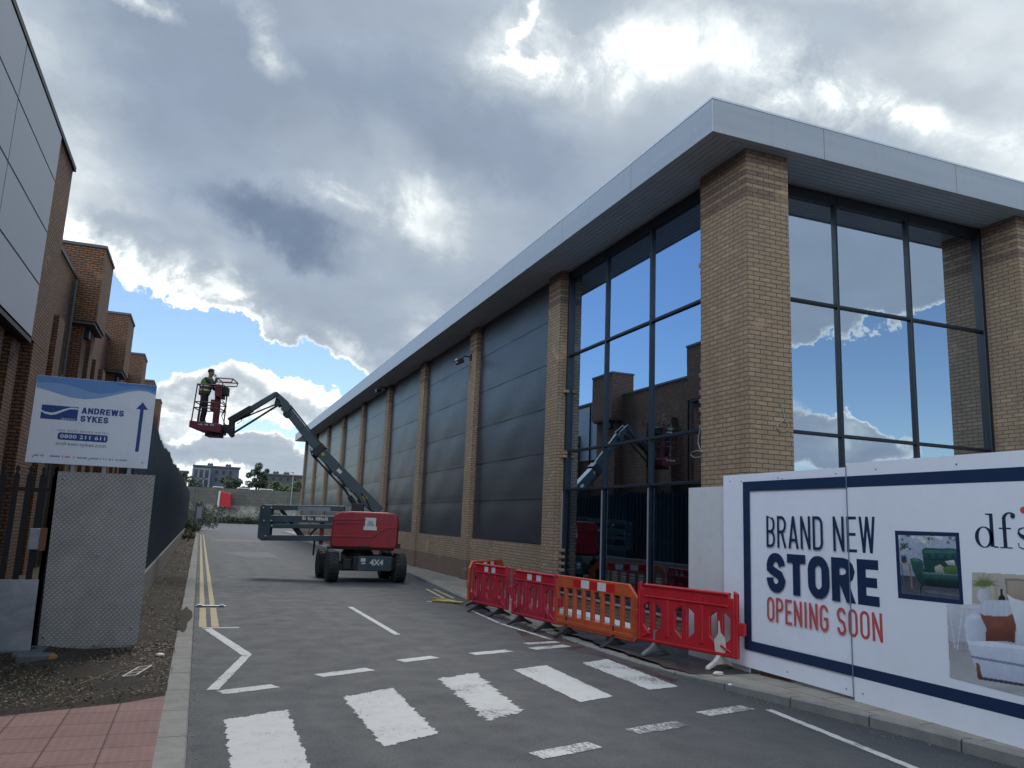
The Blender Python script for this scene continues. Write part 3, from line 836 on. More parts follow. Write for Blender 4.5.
# markings: polygons with frayed edges lying on the road
def frayed(pts, amt, step=.05, z=.004):
    out = []
    n = len(pts)
    for i in range(n):
        a = Vector((*pts[i], 0)); b = Vector((*pts[(i + 1) % n], 0)); L = (b - a).length
        nn = Vector((-(b - a).y, (b - a).x, 0)).normalized(); k = max(1, int(L / step))
        for j in range(k):
            p_ = a + (b - a) * (j / k)
            if j: p_ += nn * (random.gauss(0, amt * .55) + amt * .9 * sin(j * step * 9 + i * 2) * sin(j * step * 23 + i))
            out.append((p_.x, p_.y, z))
    return out
def marking(name, pts, mt, amt=.004, z=.004, step=.05):
    m_ = MB(); m_.poly(frayed(pts, amt, step, z)); return m_.build(name, mt, road)
def bar(x0, y0, x1, y1, wd):
    d = Vector((x1 - x0, y1 - y0, 0)).normalized(); n_ = Vector((-d.y, d.x, 0)) * wd / 2
    return [(x0 + n_.x, y0 + n_.y), (x0 - n_.x, y0 - n_.y), (x1 - n_.x, y1 - n_.y), (x1 + n_.x, y1 + n_.y)]
zeb = [[(.39, 7.93), (.97, 8.22), (.955, 6.0), (.41, 5.9)], [(1.58, 8.66), (2.19, 9.03), (2.15, 7.08), (1.60, 6.78)],
       [(2.84, 9.43), (3.41, 9.73), (3.21, 7.70), (2.74, 7.42)], [(3.96, 9.85), (4.53, 10.09), (4.49, 8.16), (3.99, 7.97)],
       [(5.11, 10.18), (5.63, 10.42), (5.57, 8.51), (5.11, 8.40)]]
for i, zq in enumerate(zeb):
    marking('zebra_stripe', zq, M[('white_fresh', 'white_fresh', 'white_worn', 'white_fresh', 'white_worn')[i]], (.016, .018, .03, .008, .012)[i], step=.018)
for (a, b), mk in (([(.38, 9.10), (.96, 9.35)], 'white_worn'), ([(1.49, 9.84), (2.17, 10.16)], 'white_fresh'), ([(2.67, 10.66), (3.22, 10.92)], 'white_fresh'),
             ([(3.81, 11.08), (4.47, 11.30)], 'white_fresh'), ([(4.88, 11.42), (5.58, 11.65)], 'white_worn'),
             ([(2.74, 6.25), (3.38, 6.44)], 'white_gone'), ([(3.93, 6.76), (4.59, 6.93)], 'white_gone'), ([(5.02, 7.22), (5.72, 7.40)], 'white_gone'), ([(1.55, 5.68), (2.15, 5.9)], 'white_gone')):
    marking('give_way_dash', bar(*a, *b, .20), M[mk], .007)
marking('give_way_dash', bar(4.98, 11.9, 5.6, 12.05, .16), M['white_worn'], .008)
marking('centre_line', bar(3.13, 17.1, 3.19, 13.05, .10), M['white_fresh'])
marking('zigzag_line', bar(.21, 14.04, .78, 14.06, .10), M['white_fresh'])
marking('zigzag_line', [(.24, 13.90), (.36, 13.97), (.83, 11.45), (.71, 11.30)], M['white_fresh'])
marking('zigzag_line', [(.70, 11.33), (.83, 11.42), (.37, 9.25), (.25, 9.25)], M['white_fresh'])
for x in (.225, .415):
    marking('yellow_line', [(x - .05, 17.4), (x + .045, 17.4), (x + .03, 70), (x - .035, 70)], M['yellow_line'], .003, step=.4)
    marking('yellow_line', [(x - .06, 14.14), (x + .06, 14.14), (x + .06, 16.9), (x - .05, 16.9)], M['yellow_line'], .003, step=.2)
marking('yellow_line', bar(6.0, 19.0, 6.2, 21.5, .08), M['yellow_line'])
marking('yellow_line', bar(5.75, 19.0, 5.98, 21.5, .08), M['yellow_line'])
marking('edge_line', bar(5.88, 7.25, 5.60, 4.3, .09), M['white_worn'], .005)
marking('edge_line', bar(5.60, 12.3, 5.46, 14.3, .07), M['white_worn'], .006)
marking('edge_line', bar(5.46, 14.4, 5.58, 16.4, .07), M['white_worn'], .006)
marking('edge_line', bar(5.5, 18.2, 5.1, 18.25, .10), M['white_worn'], .006)
# cable ramp / wire strip laid over the yellow lines
st = MB(); st.tube([(.10, 17.1, .014), (.32, 17.12, .02), (.66, 17.12, .012)], .014, 8)
st.box(.12, .22, 17.05, 17.19, .004, .05); st.box(.54, .62, 17.06, 17.18, .004, .045)
st.build('traffic_counter_tube', M['steel'], None, 'thin metal strip lying across the double yellow lines by the kerb', 'strip', bevel=.003)
# damp patch below the barriers and dark repairs further on
marking('damp_patch', [(5.65, 8.75), (5.82, 8.9), (5.85, 14), (5.4, 13.3), (5.1, 12.2), (5.5, 11.2), (5.72, 10.0)], M['wet'], .03, z=.003, step=.12)
wp = MB(); wp.poly(frayed([(6.02, 8.95), (6.85, 8.6), (7.75, 9.9), (7.75, 14.2), (6.02, 13.2)], .04, .15, .062)); structure('damp_patch', wp, M['wet'])
for pts in ([(2.0, 36), (3.4, 36.2), (3.3, 41), (1.1, 40.6)], [(1.0, 55), (4.2, 55.5), (4, 60), (.9, 59.5)], [(3.6, 22.4), (5.6, 21.9), (5.6, 23.0), (3.7, 23.3)]):
    marking('tarmac_repair', pts, M['asphalt_patch'], .02, z=.003, step=.3)
ck = MB(); ck.lathe([(.30, 0), (.30, .006), (.27, .006), (.27, .004)], (2.6, 45.5, .001)); ck.build('manhole_cover', M['lift_dark'], road)

# loose stuff on the verge
lt = MB(); gr = MB()
for k in range(7500):
    if random.random() < .55:
        x = random.uniform(-2.6, -.15); y = random.uniform(bound_lo(x) + .05, 12.2)
    else:
        x = random.uniform(-.86, -.13); y = 11.5 + 40 * random.random() ** 1.7
    s_ = random.uniform(.005, .021) * (1 + max(0, y - 12) * .03); a = random.uniform(0, 2 * pi); z = .07 + random.uniform(0, .02)
    u = Vector((cos(a), sin(a), random.uniform(-.5, .5))) * s_; v = Vector((-sin(a), cos(a), random.uniform(-.5, .5))) * s_ * .6
    c = Vector((x, y, z)); lt.poly([c - u, c - v, c + u, c + v])
lt.build('leaf_litter', M['litter'], None, kind='stuff', cat='leaf litter', label='dry brown leaves and grit strewn over the bare verge')
for k in range(3000):
    if random.random() < .8:
        x = random.uniform(-3.6, -.5); y = random.gauss(9.6, .45) - (x + 1) * -.1
        if random.random() > max(0, min(1, (-x - .3) / 1.6)): continue
        if y < bound_lo(x) + .06 or y > 11.6: continue
    else:
        x = random.choice((random.uniform(-.88, -.7), random.uniform(-.2, -.12))); y = random.uniform(9, 40)
    h = random.uniform(.02, .07); a = random.uniform(0, 2 * pi); b = Vector((x, y, .055)); s_ = .004
    t_ = b + Vector((random.uniform(-.03, .03), random.uniform(-.03, .03), h))
    gr.poly([b + Vector((cos(a), sin(a), 0)) * s_, b - Vector((cos(a), sin(a), 0)) * s_, t_])
gr.build('grass', M['grass'], None, kind='stuff', cat='grass', label='thin green grass creeping over the soil by the pink paving')
gt = MB()
for k in range(700):
    if random.random() < .5: x, _ = lerp_path(KR, yq := random.uniform(4, 17)); x -= abs(random.gauss(0, .10)); y = yq; z = .004
    else: x = .1 + abs(random.gauss(0, .05)); y = random.uniform(5, 30); z = .004
    s_ = random.uniform(.002, .006); c = Vector((x, y, z + s_ * .4))
    gt.box(c.x - s_, c.x + s_, c.y - s_ * .8, c.y + s_ * .8, z, z + s_)
gt.build('grit', M['slabs'], None, kind='stuff', cat='grit', label='small grit lying along the kerb edges')
# litter and lumps you can tell apart
def lump(c, r, mt, name, label, cat, sq=(1, .8, .5)):
    bm = bmesh.new(); bmesh.ops.create_icosphere(bm, subdivisions=2, radius=r)
    for v in bm.verts: v.co = Vector((v.co.x * sq[0], v.co.y * sq[1], v.co.z * sq[2])) * random.uniform(.85, 1.12)
    m_ = MB(); bm.verts.index_update()
    m_._add([v.co + Vector(c) for v in bm.verts], [[v.index for v in f.verts] for f in bm.faces]); bm.free()
    return m_.build(name, mt, None, label, cat, smooth=False)
p_ = back(160, 655, 2, .07); lump(p_, .035, M['label_white'], 'stone', 'pale rounded stone on the soil beside the left kerb', 'stone', (1.6, 1, .7))
p_ = back(784, 690, 2, .12); lump((5.98, 8.05, .10), .028, M['label_white'], 'stone', 'pale pebble on the kerb corner near the printed hoarding', 'stone')
lump((6.32, 8.75, .09), .05, M['label_white'], 'crumpled_bottle', 'crushed clear white plastic lying on the pavement by the last barrier foot', 'litter', (1.6, .8, .6))
tw = MB(); tw.tube([(-.95, 9.25, .10), (-.72, 9.75, .12), (-.45, 10.15, .13), (-.28, 10.7, .11)], .007, 6, r2=.003); tw.tube([(-.72, 9.75, .12), (-.8, 9.95, .13)], .006, 5, r2=.002)
tw.build('twig', M['litter'], None, 'long bare bent twig lying across the soil verge', 'twig')
gd = MB(); c = Vector((-.52, 9.55, .115)); U = Vector((.10, .30, .02)); V = Vector((.13, -.03, .02))
for i in range(4): gd.obox(c + U * (i * .42) - V * .5, c + U * (i * .42) + V * .5, .013, .01)
for j in (-.5, .5): gd.obox(c + V * j, c + V * j + U * 1.26, .013, .01)
gd.build('broken_plastic_frame', M['label_white'], None, 'small broken ladder-like plastic frame lying on the soil', 'litter')

# ================================================================== the long showroom on the right
SB = thing('showroom_building', 'long tan brick showroom with dark panels, big windows and a flat grey roof', 'building', (7.75, 9.9, 0))
FX, GX, PX = 7.75, 8.02, 7.90          # pier face, glass plane, panel plane
ZT = 8.1; PITCH = 6.38; Y0 = 17.79; NB = 8; YN = Y0 + NB * PITCH
rp_ = random.Random(11)
def pier(x0, x1, y0, y1):
    m_ = MB(); m_.box(x0, x1, y0, y1, 0, ZT - .003); return m_.build('brick_pier', M['brick'], SB)
pier(FX, 8.6, 9.9, 11.17)
pier(FX, 8.35, 17.07, Y0)
for k in range(1, NB + 1): pier(FX, 8.2, Y0 + k * PITCH - .70, Y0 + k * PITCH)
for x in (14.06, 20.4, 26.7, 33.0): pier(x, x + 1.25, 9.9, 11.17)
# low brick walls under the panels, and dark panels over them
for k in range(NB):
    a = Y0 + k * PITCH + .003; b = Y0 + (k + 1) * PITCH - .703
    m_ = MB(); m_.box(FX + .09, 8.15, a, b, 0, 1.372); m_.build('low_wall', M['brick'], SB)
    m_ = MB(); n = 42; st_ = (ZT - 1.375) / n
    # each sheet is slightly pillowed, its joint pulled in
    zs = [1.375 + i * st_ for i in range(n + 1)]
    ysb = [a + (b - a) * i / 10 for i in range(11)]
    def off(y, z):
        r_ = ((z - 1.372) / 1.1333) % 1.0; t = (y - a) / (b - a)
        return -.016 * (1 - (2 * r_ - 1) ** 4) * (1 - (2 * t - 1) ** 6) - .006 * sin(y * 2.3 + z * 4 + k) * (1 - (2 * t - 1) ** 4)
    base = len(m_.v); vs = [(PX + off(y, z), y, z) for z in zs for y in ysb]
    fs = [(i * 11 + j, i * 11 + j + 1, (i + 1) * 11 + j + 1, (i + 1) * 11 + j) for i in range(n) for j in range(10)]
    m_._add(vs, fs)
    o = m_.build('cladding_panel', M['clad'], SB, smooth=True)
    m_ = MB()
    for j in range(1, 6): m_.box(PX - .012, PX + .03, a, b, 1.372 + j * 1.1333 - .012, 1.372 + j * 1.1333 + .012)
    split_build(m_, 'panel_joint', M['frame'], SB)
    m_ = MB(); m_.box(PX - .05, PX + .04, a, b, 1.340, 1.3725); m_.box(PX + .05, PX + .2, a, b, 1.3725, ZT - .005)
    split_build(m_, 'panel_trim', M['frame'], SB)
# windows
def glazing(origin, along, inward, stations, zlev, z0, zt, ends, edge_top):
    """frame members on a plane through origin; stations = distances of mullions"""
    A = Vector(along); I = Vector(inward); O = Vector(origin)
    def bx(m_, s0, s1, d0, d1, za, zb):
        p = O + A * s0 + I * d0; r_ = O + A * s1 + I * d1
        m_.box(min(p.x, r_.x), max(p.x, r_.x), min(p.y, r_.y), max(p.y, r_.y), za, zb)
    fr = MB()
    for s_ in stations: bx(fr, s_ - .028, s_ + .028, -.035, .11, z0, zt)
    bx(fr, ends[0], ends[0] + .09, -.065, .115, z0, zt); bx(fr, ends[1] - .09, ends[1], -.065, .115, z0, zt)
    cuts = [ends[0] + .09] + [v for s_ in stations for v in (s_ - .028, s_ + .028)] + [ends[1] - .09]
    for a, b in zip(cuts[::2], cuts[1::2]):
        for z in zlev: bx(fr, a, b, -.03, .095, z - .028, z + .028)
        bx(fr, a, b, -.045, .095, z0, z0 + .09); bx(fr, a, b, -.045, .095, zt - .20, zt)
    f = fr.build('window', M['frame'], SB, bevel=.006, segs=1)
    gl = MB(); lv = [z0] + list(zlev) + [zt]
    sts = [ends[0] + .05] + list(stations) + [ends[1] - .05]
    z_split = True; lo_ = MB()
    for a, b in zip(sts, sts[1:]):
        for c, d in zip(lv, lv[1:]):
            bx(gl if c > 2.6 else lo_, a + .02, b - .02, .02, .032, c + .02, d - .02)
    gl.build('glass', M['glass' if abs(A.y) > .5 else 'glass_south'], f)
    if z_split: lo_.build('glass', M['glass_low'], f)
    if edge_top:
        t_ = MB()  # pale strips painted in for the lit edges of the lower doors
        for s_ in stations: bx(t_, s_ - .012, s_ + .02, -.05, -.0355, z0 + .05, edge_top)
        bx(t_, ends[1] - .02, ends[1] + .0, -.09, -.066, z0 + .05, edge_top)
        split_build(t_, 'door_lit_edge', M['frame_edge'], f)
    # lining posts right behind the mullions
    ps = MB()
    for s_ in stations: bx(ps, s_ - .04, s_ + .04, .14, .52, z0, zt - .1)
    split_build(ps, 'lining_post', M['inner_post'], f)
    return f
ZL = (2.70, 3.60, 5.95)
glazing((GX, 11.173, 0), (0, 1, 0), (1, 0, 0), (13.24 - 11.173, 15.13 - 11.173), ZL, .36, 8.08, (0, 5.894), 2.64)
glazing((8.603, 10.70, 0), (1, 0, 0), (0, 1, 0), (10.355 - 8.603, 12.12 - 8.603), ZL, .36, 8.08, (0, 5.454), 2.64)
for x in (15.31, 21.65, 27.95):
    glazing((x + .003, 10.70, 0), (1, 0, 0), (0, 1, 0), (1.7, 3.4), ZL, .36, 8.08, (0, 5.05 if x > 15.4 else 5.084), 0)
up = MB(); up.box(GX - .09, 8.3, 11.173, 17.067, 0, .33); up.box(8.603, 14.057, 10.60, 10.9, 0, .33); up.box(15.313, 20.397, 10.6, 10.9, 0, .33)
split_build(up, 'low_wall', M['brick'], SB)
sl_ = MB(); sl_.box(GX - .14, GX + .12, 11.175, 17.065, .332, .359); sl_.box(8.605, 14.055, 10.56, 10.82, .332, .359); split_build(sl_, 'sill', M['frame_edge'], SB)
# brick stubs where an old wall was cut away
tb = MB()
for z in (.66, .81, .96, 1.11, 1.26, 3.46, 3.55, 5.02): tb.box(7.88, 8.0, 16.95, 17.068, z, z + .07)
for z in (4.62, 4.47, 4.32, 4.17, 4.02, 3.87, 3.72, 3.57, 6.45, 6.3): tb.box(7.78, 7.90, 11.172, 11.172 + .06 + .04 * (int(z * 100) % 2), z, z + .07)
split_build(tb, 'brick_stub', M['brick'], SB)
# roof
X0R, Y0R, X1R, Y1R = 6.92, 9.64, 37, 69.25
rf = MB(); rf.box(X0R + .05, X1R - .05, Y0R + .05, Y1R - .05, ZT + .06, 8.60)
rf.build('roof', M['roof'], SB)
fa = MB(); fa.box(X0R, X0R + .048, Y0R, Y1R, ZT - .02, 8.64); fa.box(X0R + .05, X1R, Y0R, Y0R + .048, ZT - .02, 8.64); fa.box(X0R + .05, X1R, Y1R - .048, Y1R, ZT - .02, 8.64)
fa.build('roof_edge', M['fascia'], SB, bevel=.008)
cp_ = MB(); cp_.box(X0R - .006, X0R + .16, Y0R - .006, Y1R + .02, 8.641, 8.676); cp_.box(X0R + .163, X1R, Y0R - .006, Y0R + .16, 8.641, 8.676)
cp_.build('roof_flashing', M['flashing'], SB)
sf = MB(); bw = .115
i = 0
x = X0R + .052
while x < 8.5:                        # boards running along the west eaves
    sf.box(x, x + bw - .012, Y0R + .052 + (x - X0R - .05) * .28, Y1R - .05, ZT + .002, ZT + .05); x += bw
y = Y0R + .052
while y < 11.3:
    sf.box(X0R + .06 + (y - Y0R) * 3.0 if y < 9.86 else 8.55, X1R - .05, y, y + bw - .012, ZT + .0, ZT + .046); y += bw
sf.build('soffit', M['soffit'], SB)
sb_ = MB(); sb_.box(X0R + .05, X1R - .06, Y0R + .05, Y1R - .05, ZT + .051, ZT + .058); sb_.build('soffit_backing', M['inner_dark'], SB)
# inside
inn = MB()
inn.box(8.4, 36, 34.0, 34.2, 0, ZT); inn.box(35.8, 36, 11.2, 34, 0, ZT)
inn.box(8.16, 8.3, 17.9, 34, 0, ZT)
split_build(inn, 'interior_wall', M['inner_wall'], SB)
ic = MB(); ic.box(8.4, 35.8, 11.2, 34, 7.55, 7.6); ic.build('ceiling', M['inner_dark'], SB)
il = MB(); il.box(8.3, 35.8, 10.95, 34, .2, .3); il.build('floor_slab', M['inner_floor'], SB)
du = MB()
du.tube([(10.5, 14, 4.3), (10.6, 17, 4.4), (10.6, 30, 4.4)], .28, 14); du.tube([(9.3, 16.4, 4.25), (30, 16.4, 4.25)], .07, 8)
du.box(9.2, 12.2, 15.2, 17.2, 3.55, 3.9)
for k in range(6): du.tube([(9 + k * .8, 15 + (k % 3), 7.5), (9 + k * .8, 15 + (k % 3), 3.9)], .012, 5)
du.tube([(9.2, 12.0, 5.1), (9.9, 13.4, 4.2), (11.8, 15, 4.7)], .05, 6)
du.build('ductwork', M['inner_dark'], SB)
cl = MB()
for x in (12.5, 18.5, 24.5):
    for y in (16.9, 23.3): cl.box(x, x + .25, y, y + .25, .3, 7.55)
split_build(cl, 'steel_column', M['inner_wall'], SB)
# floodlights on the eaves side
def flood(y, z, sc=1.0):
    b = MB(); b.tube([(7.76, y, z + .15), (7.50, y, z + .17)], .022, 8); b.box(7.70, 7.747, y - .07, y + .07, z + .05, z + .24); b.tube([(7.5, y, z + .17), (7.42, y - .02, z + .02)], .018, 8)
    f = b.build('floodlight', M['lift_dark'], SB, bevel=.004)
    h = MB(); h.obox((7.36, y - .14, z - .03), (7.36, y + .16, z - .03), .22, .16, up=(-.5, 0, 1), mi=0); h.build('lamp_housing', M['lift_dark'], f, bevel=.02)
    l = MB(); l.obox((7.255, y - .10, z - .02), (7.255, y + .12, z - .02), .02, .12, up=(-.2, 0, 1)); l.build('lens', M['reflect_white'], f)
flood(24.0, 7.02); flood(37.0, 7.9)
# loose cables hanging on the corner pier
cbl = MB()
def loop(pt, axis, val, pts, r=.008):
    pp = [back(x, y, axis, val) for x, y in pts]
    cbl.tube(pp, r, 6)
loop(0, 1, 9.885, [(780.5, 403), (783, 410), (784.5, 418), (783, 421), (778.5, 424), (777, 428), (780, 431.5), (785, 431.5), (788.5, 427.5), (787, 422.5), (783, 421)])
loop(0, 0, 7.735, [(700, 430), (698.5, 436), (698, 443), (700, 449), (702.5, 452)])
loop(0, 0, 7.735, [(702, 452), (697, 450.5), (692, 452), (690.5, 455), (694, 457.5), (700, 457), (702, 454)], .007)
split_build(cbl, 'loose_cable', mottled('grey_cable', (.26, .25, .22), .7), SB)

# ================================================================== brick building on the left
LB = thing('brick_building', 'tall dark brick building with square brick buttresses and a pale panelled upper storey', 'building', (-6, 24, 0))
XF, XW = -3.65, -4.35
m_ = MB(); m_.box(-16, XW, 20.3, 74, 0, 8.85); m_.build('wall', M['brick_left'], LB)
m_ = MB(); m_.box(XW - .06, XW + .04, 20.32, 74, 8.853, 8.95); m_.build('coping', M['coping'], LB)
for k, y in enumerate((27.2, 36.5, 45.8, 55.1, 64.4)):
    b = MB(); b.box(-4.95, XF, y, y + 2.3, 7.6, 10.0); o = b.build('brick_buttress', M['brick_left'], LB)
    b = MB(); b.box(-4.99, XF + .035, y - .035, y + 2.335, 10.003, 10.09); b.build('coping', M['coping'], o)
    b = MB(); b.box(-4.9, -4.0, y + .25, y + 1.1, 0, 7.597); b.box(-4.9, -3.9, y + 1.35, y + 2.1, 0, 7.597); b.build('pier_leg', M['brick_left'], o)
    b = MB(); b.box(-4.93, -3.7, y + .05, y + 2.2, 7.50, 7.598); b.build('lintel', M['coping'], o)
    b = MB(); b.box(-3.99, -3.86, y + .45, y + .85, 7.12, 7.40); b.build('wall_lamp', M['joint'], o, bevel=.02)
for y in (21.9, 23.6, 31.4, 33.6, 41.5, 43.5):
    b = MB(); b.box(-4.9, -4.05, y, y + .9, 0, 6.9 if y < 25 else 7.1); b.build('pier_leg', M['brick_left'], LB)
for y in (26.6, 30.3, 40.2):
    b = MB(); b.tube([(-4.26, y, .1), (-4.26, y, 8.7)], .045, 8); b.build('downpipe', M['gate_black'] if y > 30 else M['coping'], LB)
b = MB(); b.box(XW + .001, XW + .06, 39.4, 42.0, 5.6, 8.7); b.build('pale_wall_panel', M['pale_clad'], LB)
b = MB(); b.box(XW + .001, XW + .22, 25.6, 25.75, 4.9, 5.6); b.build('vent', M['coping'], LB)
# front block with pale panels
m_ = MB(); m_.box(-16, XF, -6, 20.3, 5.26, 9.72); m_.build('upper_wall', M['brick_left'], LB)
m_ = MB(); m_.box(-16, -4.25, -6, 20.3, 0, 5.12); m_.build('ground_floor_wall', M['brick_left'], LB)
m_ = MB(); m_.box(-16, XF + .05, -6, 18.36, 5.123, 5.257); m_.build('overhang_soffit', M['joint'], LB)
for y in (12.0, 14.2, 16.3, 17.7, 19.2):
    b = MB(); b.box(-4.6, -3.8, y, y + .75, 0, 5.12); b.build('pier_leg', M['brick_left'], LB)
b = MB(); b.box(-4.6, XF - .003, 18.9, 20.28, 0, 5.257); b.build('pier_leg', M['brick_left'], LB)
m_ = MB(); m_.box(-16, XF + .06, -6.05, 20.34, 9.723, 9.83); m_.build('coping', M['joint'], LB)
zsr = [5.19, 6.365, 7.51, 8.66, 9.70]; ysr = [18.36, 14.66, 10.96, 7.26, 3.56, -.14]
for i in range(4):
    for j in range(5):
        b = MB(); b.box(XF + .003, XF + .05, ysr[j + 1] + .022, ysr[j] - .022, zsr[i] + .02, zsr[i + 1] - .02)
        b.build('pale_panel', M['pale_clad'], LB)
b = MB(); b.box(XF + .001, XF + .022, -.14, 18.36, 5.26, 9.70); b.build('panel_joint_backing', M['joint'], LB)

# ------------------------------------------------------------------ side fence on its low wall
LW = MB(); LW.box(-1.12, -.893, 12.05, 70, 0, .62)
LW.build('low_concrete_wall', M['concrete'], None, 'low rough concrete wall along the verge below the dark metal fence', 'wall', bevel=.02)
FN = thing('metal_fence', 'tall dark blue-green metal sheet fence standing on the low concrete wall', 'fence', (-1.0, 40, .62))
b = MB()
y = 12.1; k = 0
prof = []
while y < 69.9:                      # one folded sheet
    prof += [(y, 0), (y + .10, 0), (y + .13, .045), (y + .23, .045), (y + .26, 0)]; y += .30
tops = lambda y_: 3.30 + .05 * sin(y_ * .9) + .02 * sin(y_ * 3.1)
vs = []; fs = []
for (yy_, dx) in prof:
    vs += [(-.955 + dx, yy_, .66), (-.955 + dx, yy_, tops(yy_) + .0)]
for i in range(len(prof) - 1): fs.append((2*i, 2*i+2, 2*i+3, 2*i+1))
b._add(vs, fs); b.build('fence_sheet', M['fence_blue'], FN)
pts = MB()
for i in range(24):
    y = 12.2 + i * 2.5
    pt = MB(); pt.box(-1.06, -.98, y, y + .08, .62, 3.42); pt.build('post', M['fence_blue'], FN)
r_ = MB(); r_.box(-.979, -.957, 12.1, 69.9, 1.1, 1.16); r_.box(-.979, -.957, 12.1, 69.9, 2.9, 2.96); split_build(r_, 'rail', M['fence_blue'], FN)
# rough capping spikes: a saw-edged strip along the top
sk = MB(); y = 12.15
while y < 69:
    h = .10 + .03 * sin(y * 7); sk.poly([(-.95, y, 3.24), (-.95, y + .12, 3.24), (-.95, y + .06, 3.34 + h)]); y += .15
sk.build('spike_strip', M['fence_blue'], FN)

# ------------------------------------------------------------------ tread plate panel, gate, galvanised sheet, sign
TP = thing('tread_plate_panel', 'tall patterned steel tread plate standing upright under the blue sign', 'panel', (-1.2, 11.87, .05))
YP = 11.86
cn = [(-1.797, 2.296), (-.624, 2.312), (-.612, .92), (-.60, .10), (-.68, .045), (-1.753, .035)]
b = MB(); b.prism(cn, (0, YP, 0), (1, 0, 0), (0, 0, 1), -.006); b.build('plate', M['tread'], TP)
b = MB(); b.box(-1.79, -1.73, YP + .012, YP + .07, .03, 2.29); b.box(-.70, -.64, YP + .012, YP + .07, .03, 2.30); b.box(-1.73, -.70, YP + .012, YP + .05, 1.2, 1.26)
b.build('frame', M['gate_black'], TP)
b = MB()
for x, z in ((-1.72, 2.2), (-.69, 2.2), (-1.70, .2), (-.70, .3), (-1.2, 1.23)): b.lathe([(.016, 0), (.016, .008), (.004, .012)], (x, YP - .0065, z), (0, -1, 0), 10)
split_build(b, 'bolt', M['steel'], TP)
GT = thing('palisade_gate', 'black steel palisade gate with pointed bars left of the tread plate', 'gate', (-2.6, 11.95, .05))
b = MB()
x = -3.61
while x < -1.80:
    pl = [(x - .035, .08), (x + .035, .08), (x + .035, 2.22), (x + .012, 2.27), (x + .03, 2.31), (x, 2.36), (x - .03, 2.31), (x - .012, 2.27), (x - .035, 2.22)]
    b.prism(pl, (0, 11.93, 0), (1, 0, 0), (0, 0, 1), -.012); x += .149
b.build('pales', M['gate_black'], GT)
b = MB(); b.box(-3.7, -1.86, 11.945, 11.99, 2.02, 2.07); b.box(-3.7, -1.86, 11.945, 11.99, .30, .35); split_build(b, 'rail', M['gate_black'], GT)
b = MB(); b.box(-1.865, -1.80, 11.93, 12.0, .05, 2.40); b.build('post', M['gate_black'], GT)
b = MB(); b.box(-2.02, -1.83, 11.86, 11.925, 1.28, 1.55); o = b.build('lock_box', M['galv'], GT, bevel=.006)
b = MB(); b.box(-1.90, -1.82, 11.845, 11.859, 1.27, 1.56); b.build('rust_patch', M['brick_wood'], o)
GS = thing('galvanised_sheet', 'dented galvanised metal sheet leaning low against the black gate', 'sheet', (-2.2, 11.3, .05))
b = MB(); b.prism([(-3.2, .93), (-1.755, .95), (-1.74, .11), (-3.2, .10)], (0, 11.30, 0), (1, 0, 0), (0, 0, 1), -.008); b.build('sheet', M['galv'], GS, bevel=.002)
b = MB(); b.box(-3.2, -1.74, 11.278, 11.298, .10, .125); b.box(-3.2, -1.755, 11.309, 11.33, .90, .945); split_build(b, 'folded_edge', M['steel'], GS)
b = MB(); b.box(-3.3, -1.62, 11.36, 11.8, .03, .10); b.box(-1.90, -1.60, 11.1, 11.3, .05, .11)
b.build('concrete_sleeper', M['coping'], None, 'flat concrete base under the galvanised sheet', 'sleeper', bevel=.01)
b = MB(); b.box(-1.79, -1.46, 10.72, 10.95, .05, .15); BK = b.build('kerb_block', M['coping'], None, 'small grey concrete block with an orange broken end below the tread plate', 'block', bevel=.015)
b = MB(); b._add([(-1.458, 10.73, .06), (-1.458, 10.93, .06), (-1.455, 10.93, .15), (-1.458, 10.75, .145), (-1.40, 10.80, .065), (-1.36, 10.86, .07), (-1.40, 10.9, .13), (-1.38, 10.8, .12)],
              [(0, 1, 2, 3), (0, 4, 5, 1), (4, 5, 6, 7), (7, 6, 2, 3), (0, 4, 7, 3), (1, 5, 6, 2)])
b.build('broken_end', mottled('orange_brick', (.30, .14, .04), .8, 0, .2, 20), BK)

SG = thing('direction_sign', 'blue and white company sign with an upward arrow above the tread plate', 'sign', (-1.45, 11.80, 2.39))
YS_ = 11.80
b = MB(); b.box(-2.182, -.734, YS_, YS_ + .022, 2.390, 3.540); b.build('panel', M['sign_white'], SG, bevel=.003)
for x in (-1.66, -1.28, -.98):
    b = MB(); b.box(x, x + .045, YS_ + .075, YS_ + .12, .05, 3.3); o = b.build('post', M['steel'], SG)
    b = MB(); b.box(x, x + .045, YS_ + .023, YS_ + .0745, 3.0, 3.05); b.box(x, x + .045, YS_ + .023, YS_ + .0745, 2.5, 2.55); split_build(b, 'bracket', M['steel'], o)
b = MB()
for x in (-2.10, -1.45, -.80):
    for z in (2.47, 3.46): b.lathe([(.011, 0), (.011, .004), (.003, .007)], (x, YS_ - .0005, z), (0, -1, 0), 8)
split_build(b, 'rivet', M['steel'], SG)
def sp_(x, y):                       # photo position of the artwork -> place on the sign
    p_ = back(25 + x / 7.314, 370 + y / 7.314, 1, YS_); return (p_.x, p_.z)
def sart(pts, mt, layer, name='artwork'):
    m_ = MB(); yv = YS_ - .0012 * layer
    m_._add([(a, yv, c) for a, c in pts], [tuple(range(len(pts)))]); return m_.build(name, mt, SG)
def clampx(p_): return (min(-.736, max(-2.18, p_[0])), min(3.538, max(2.392, p_[1])))
top1 = [(-2.18, 3.538), (-.736, 3.538)]
curve = [(965, 190), (900, 165), (830, 158), (760, 165), (680, 185), (600, 205), (500, 225), (400, 235), (300, 230), (200, 205), (90, 165)]
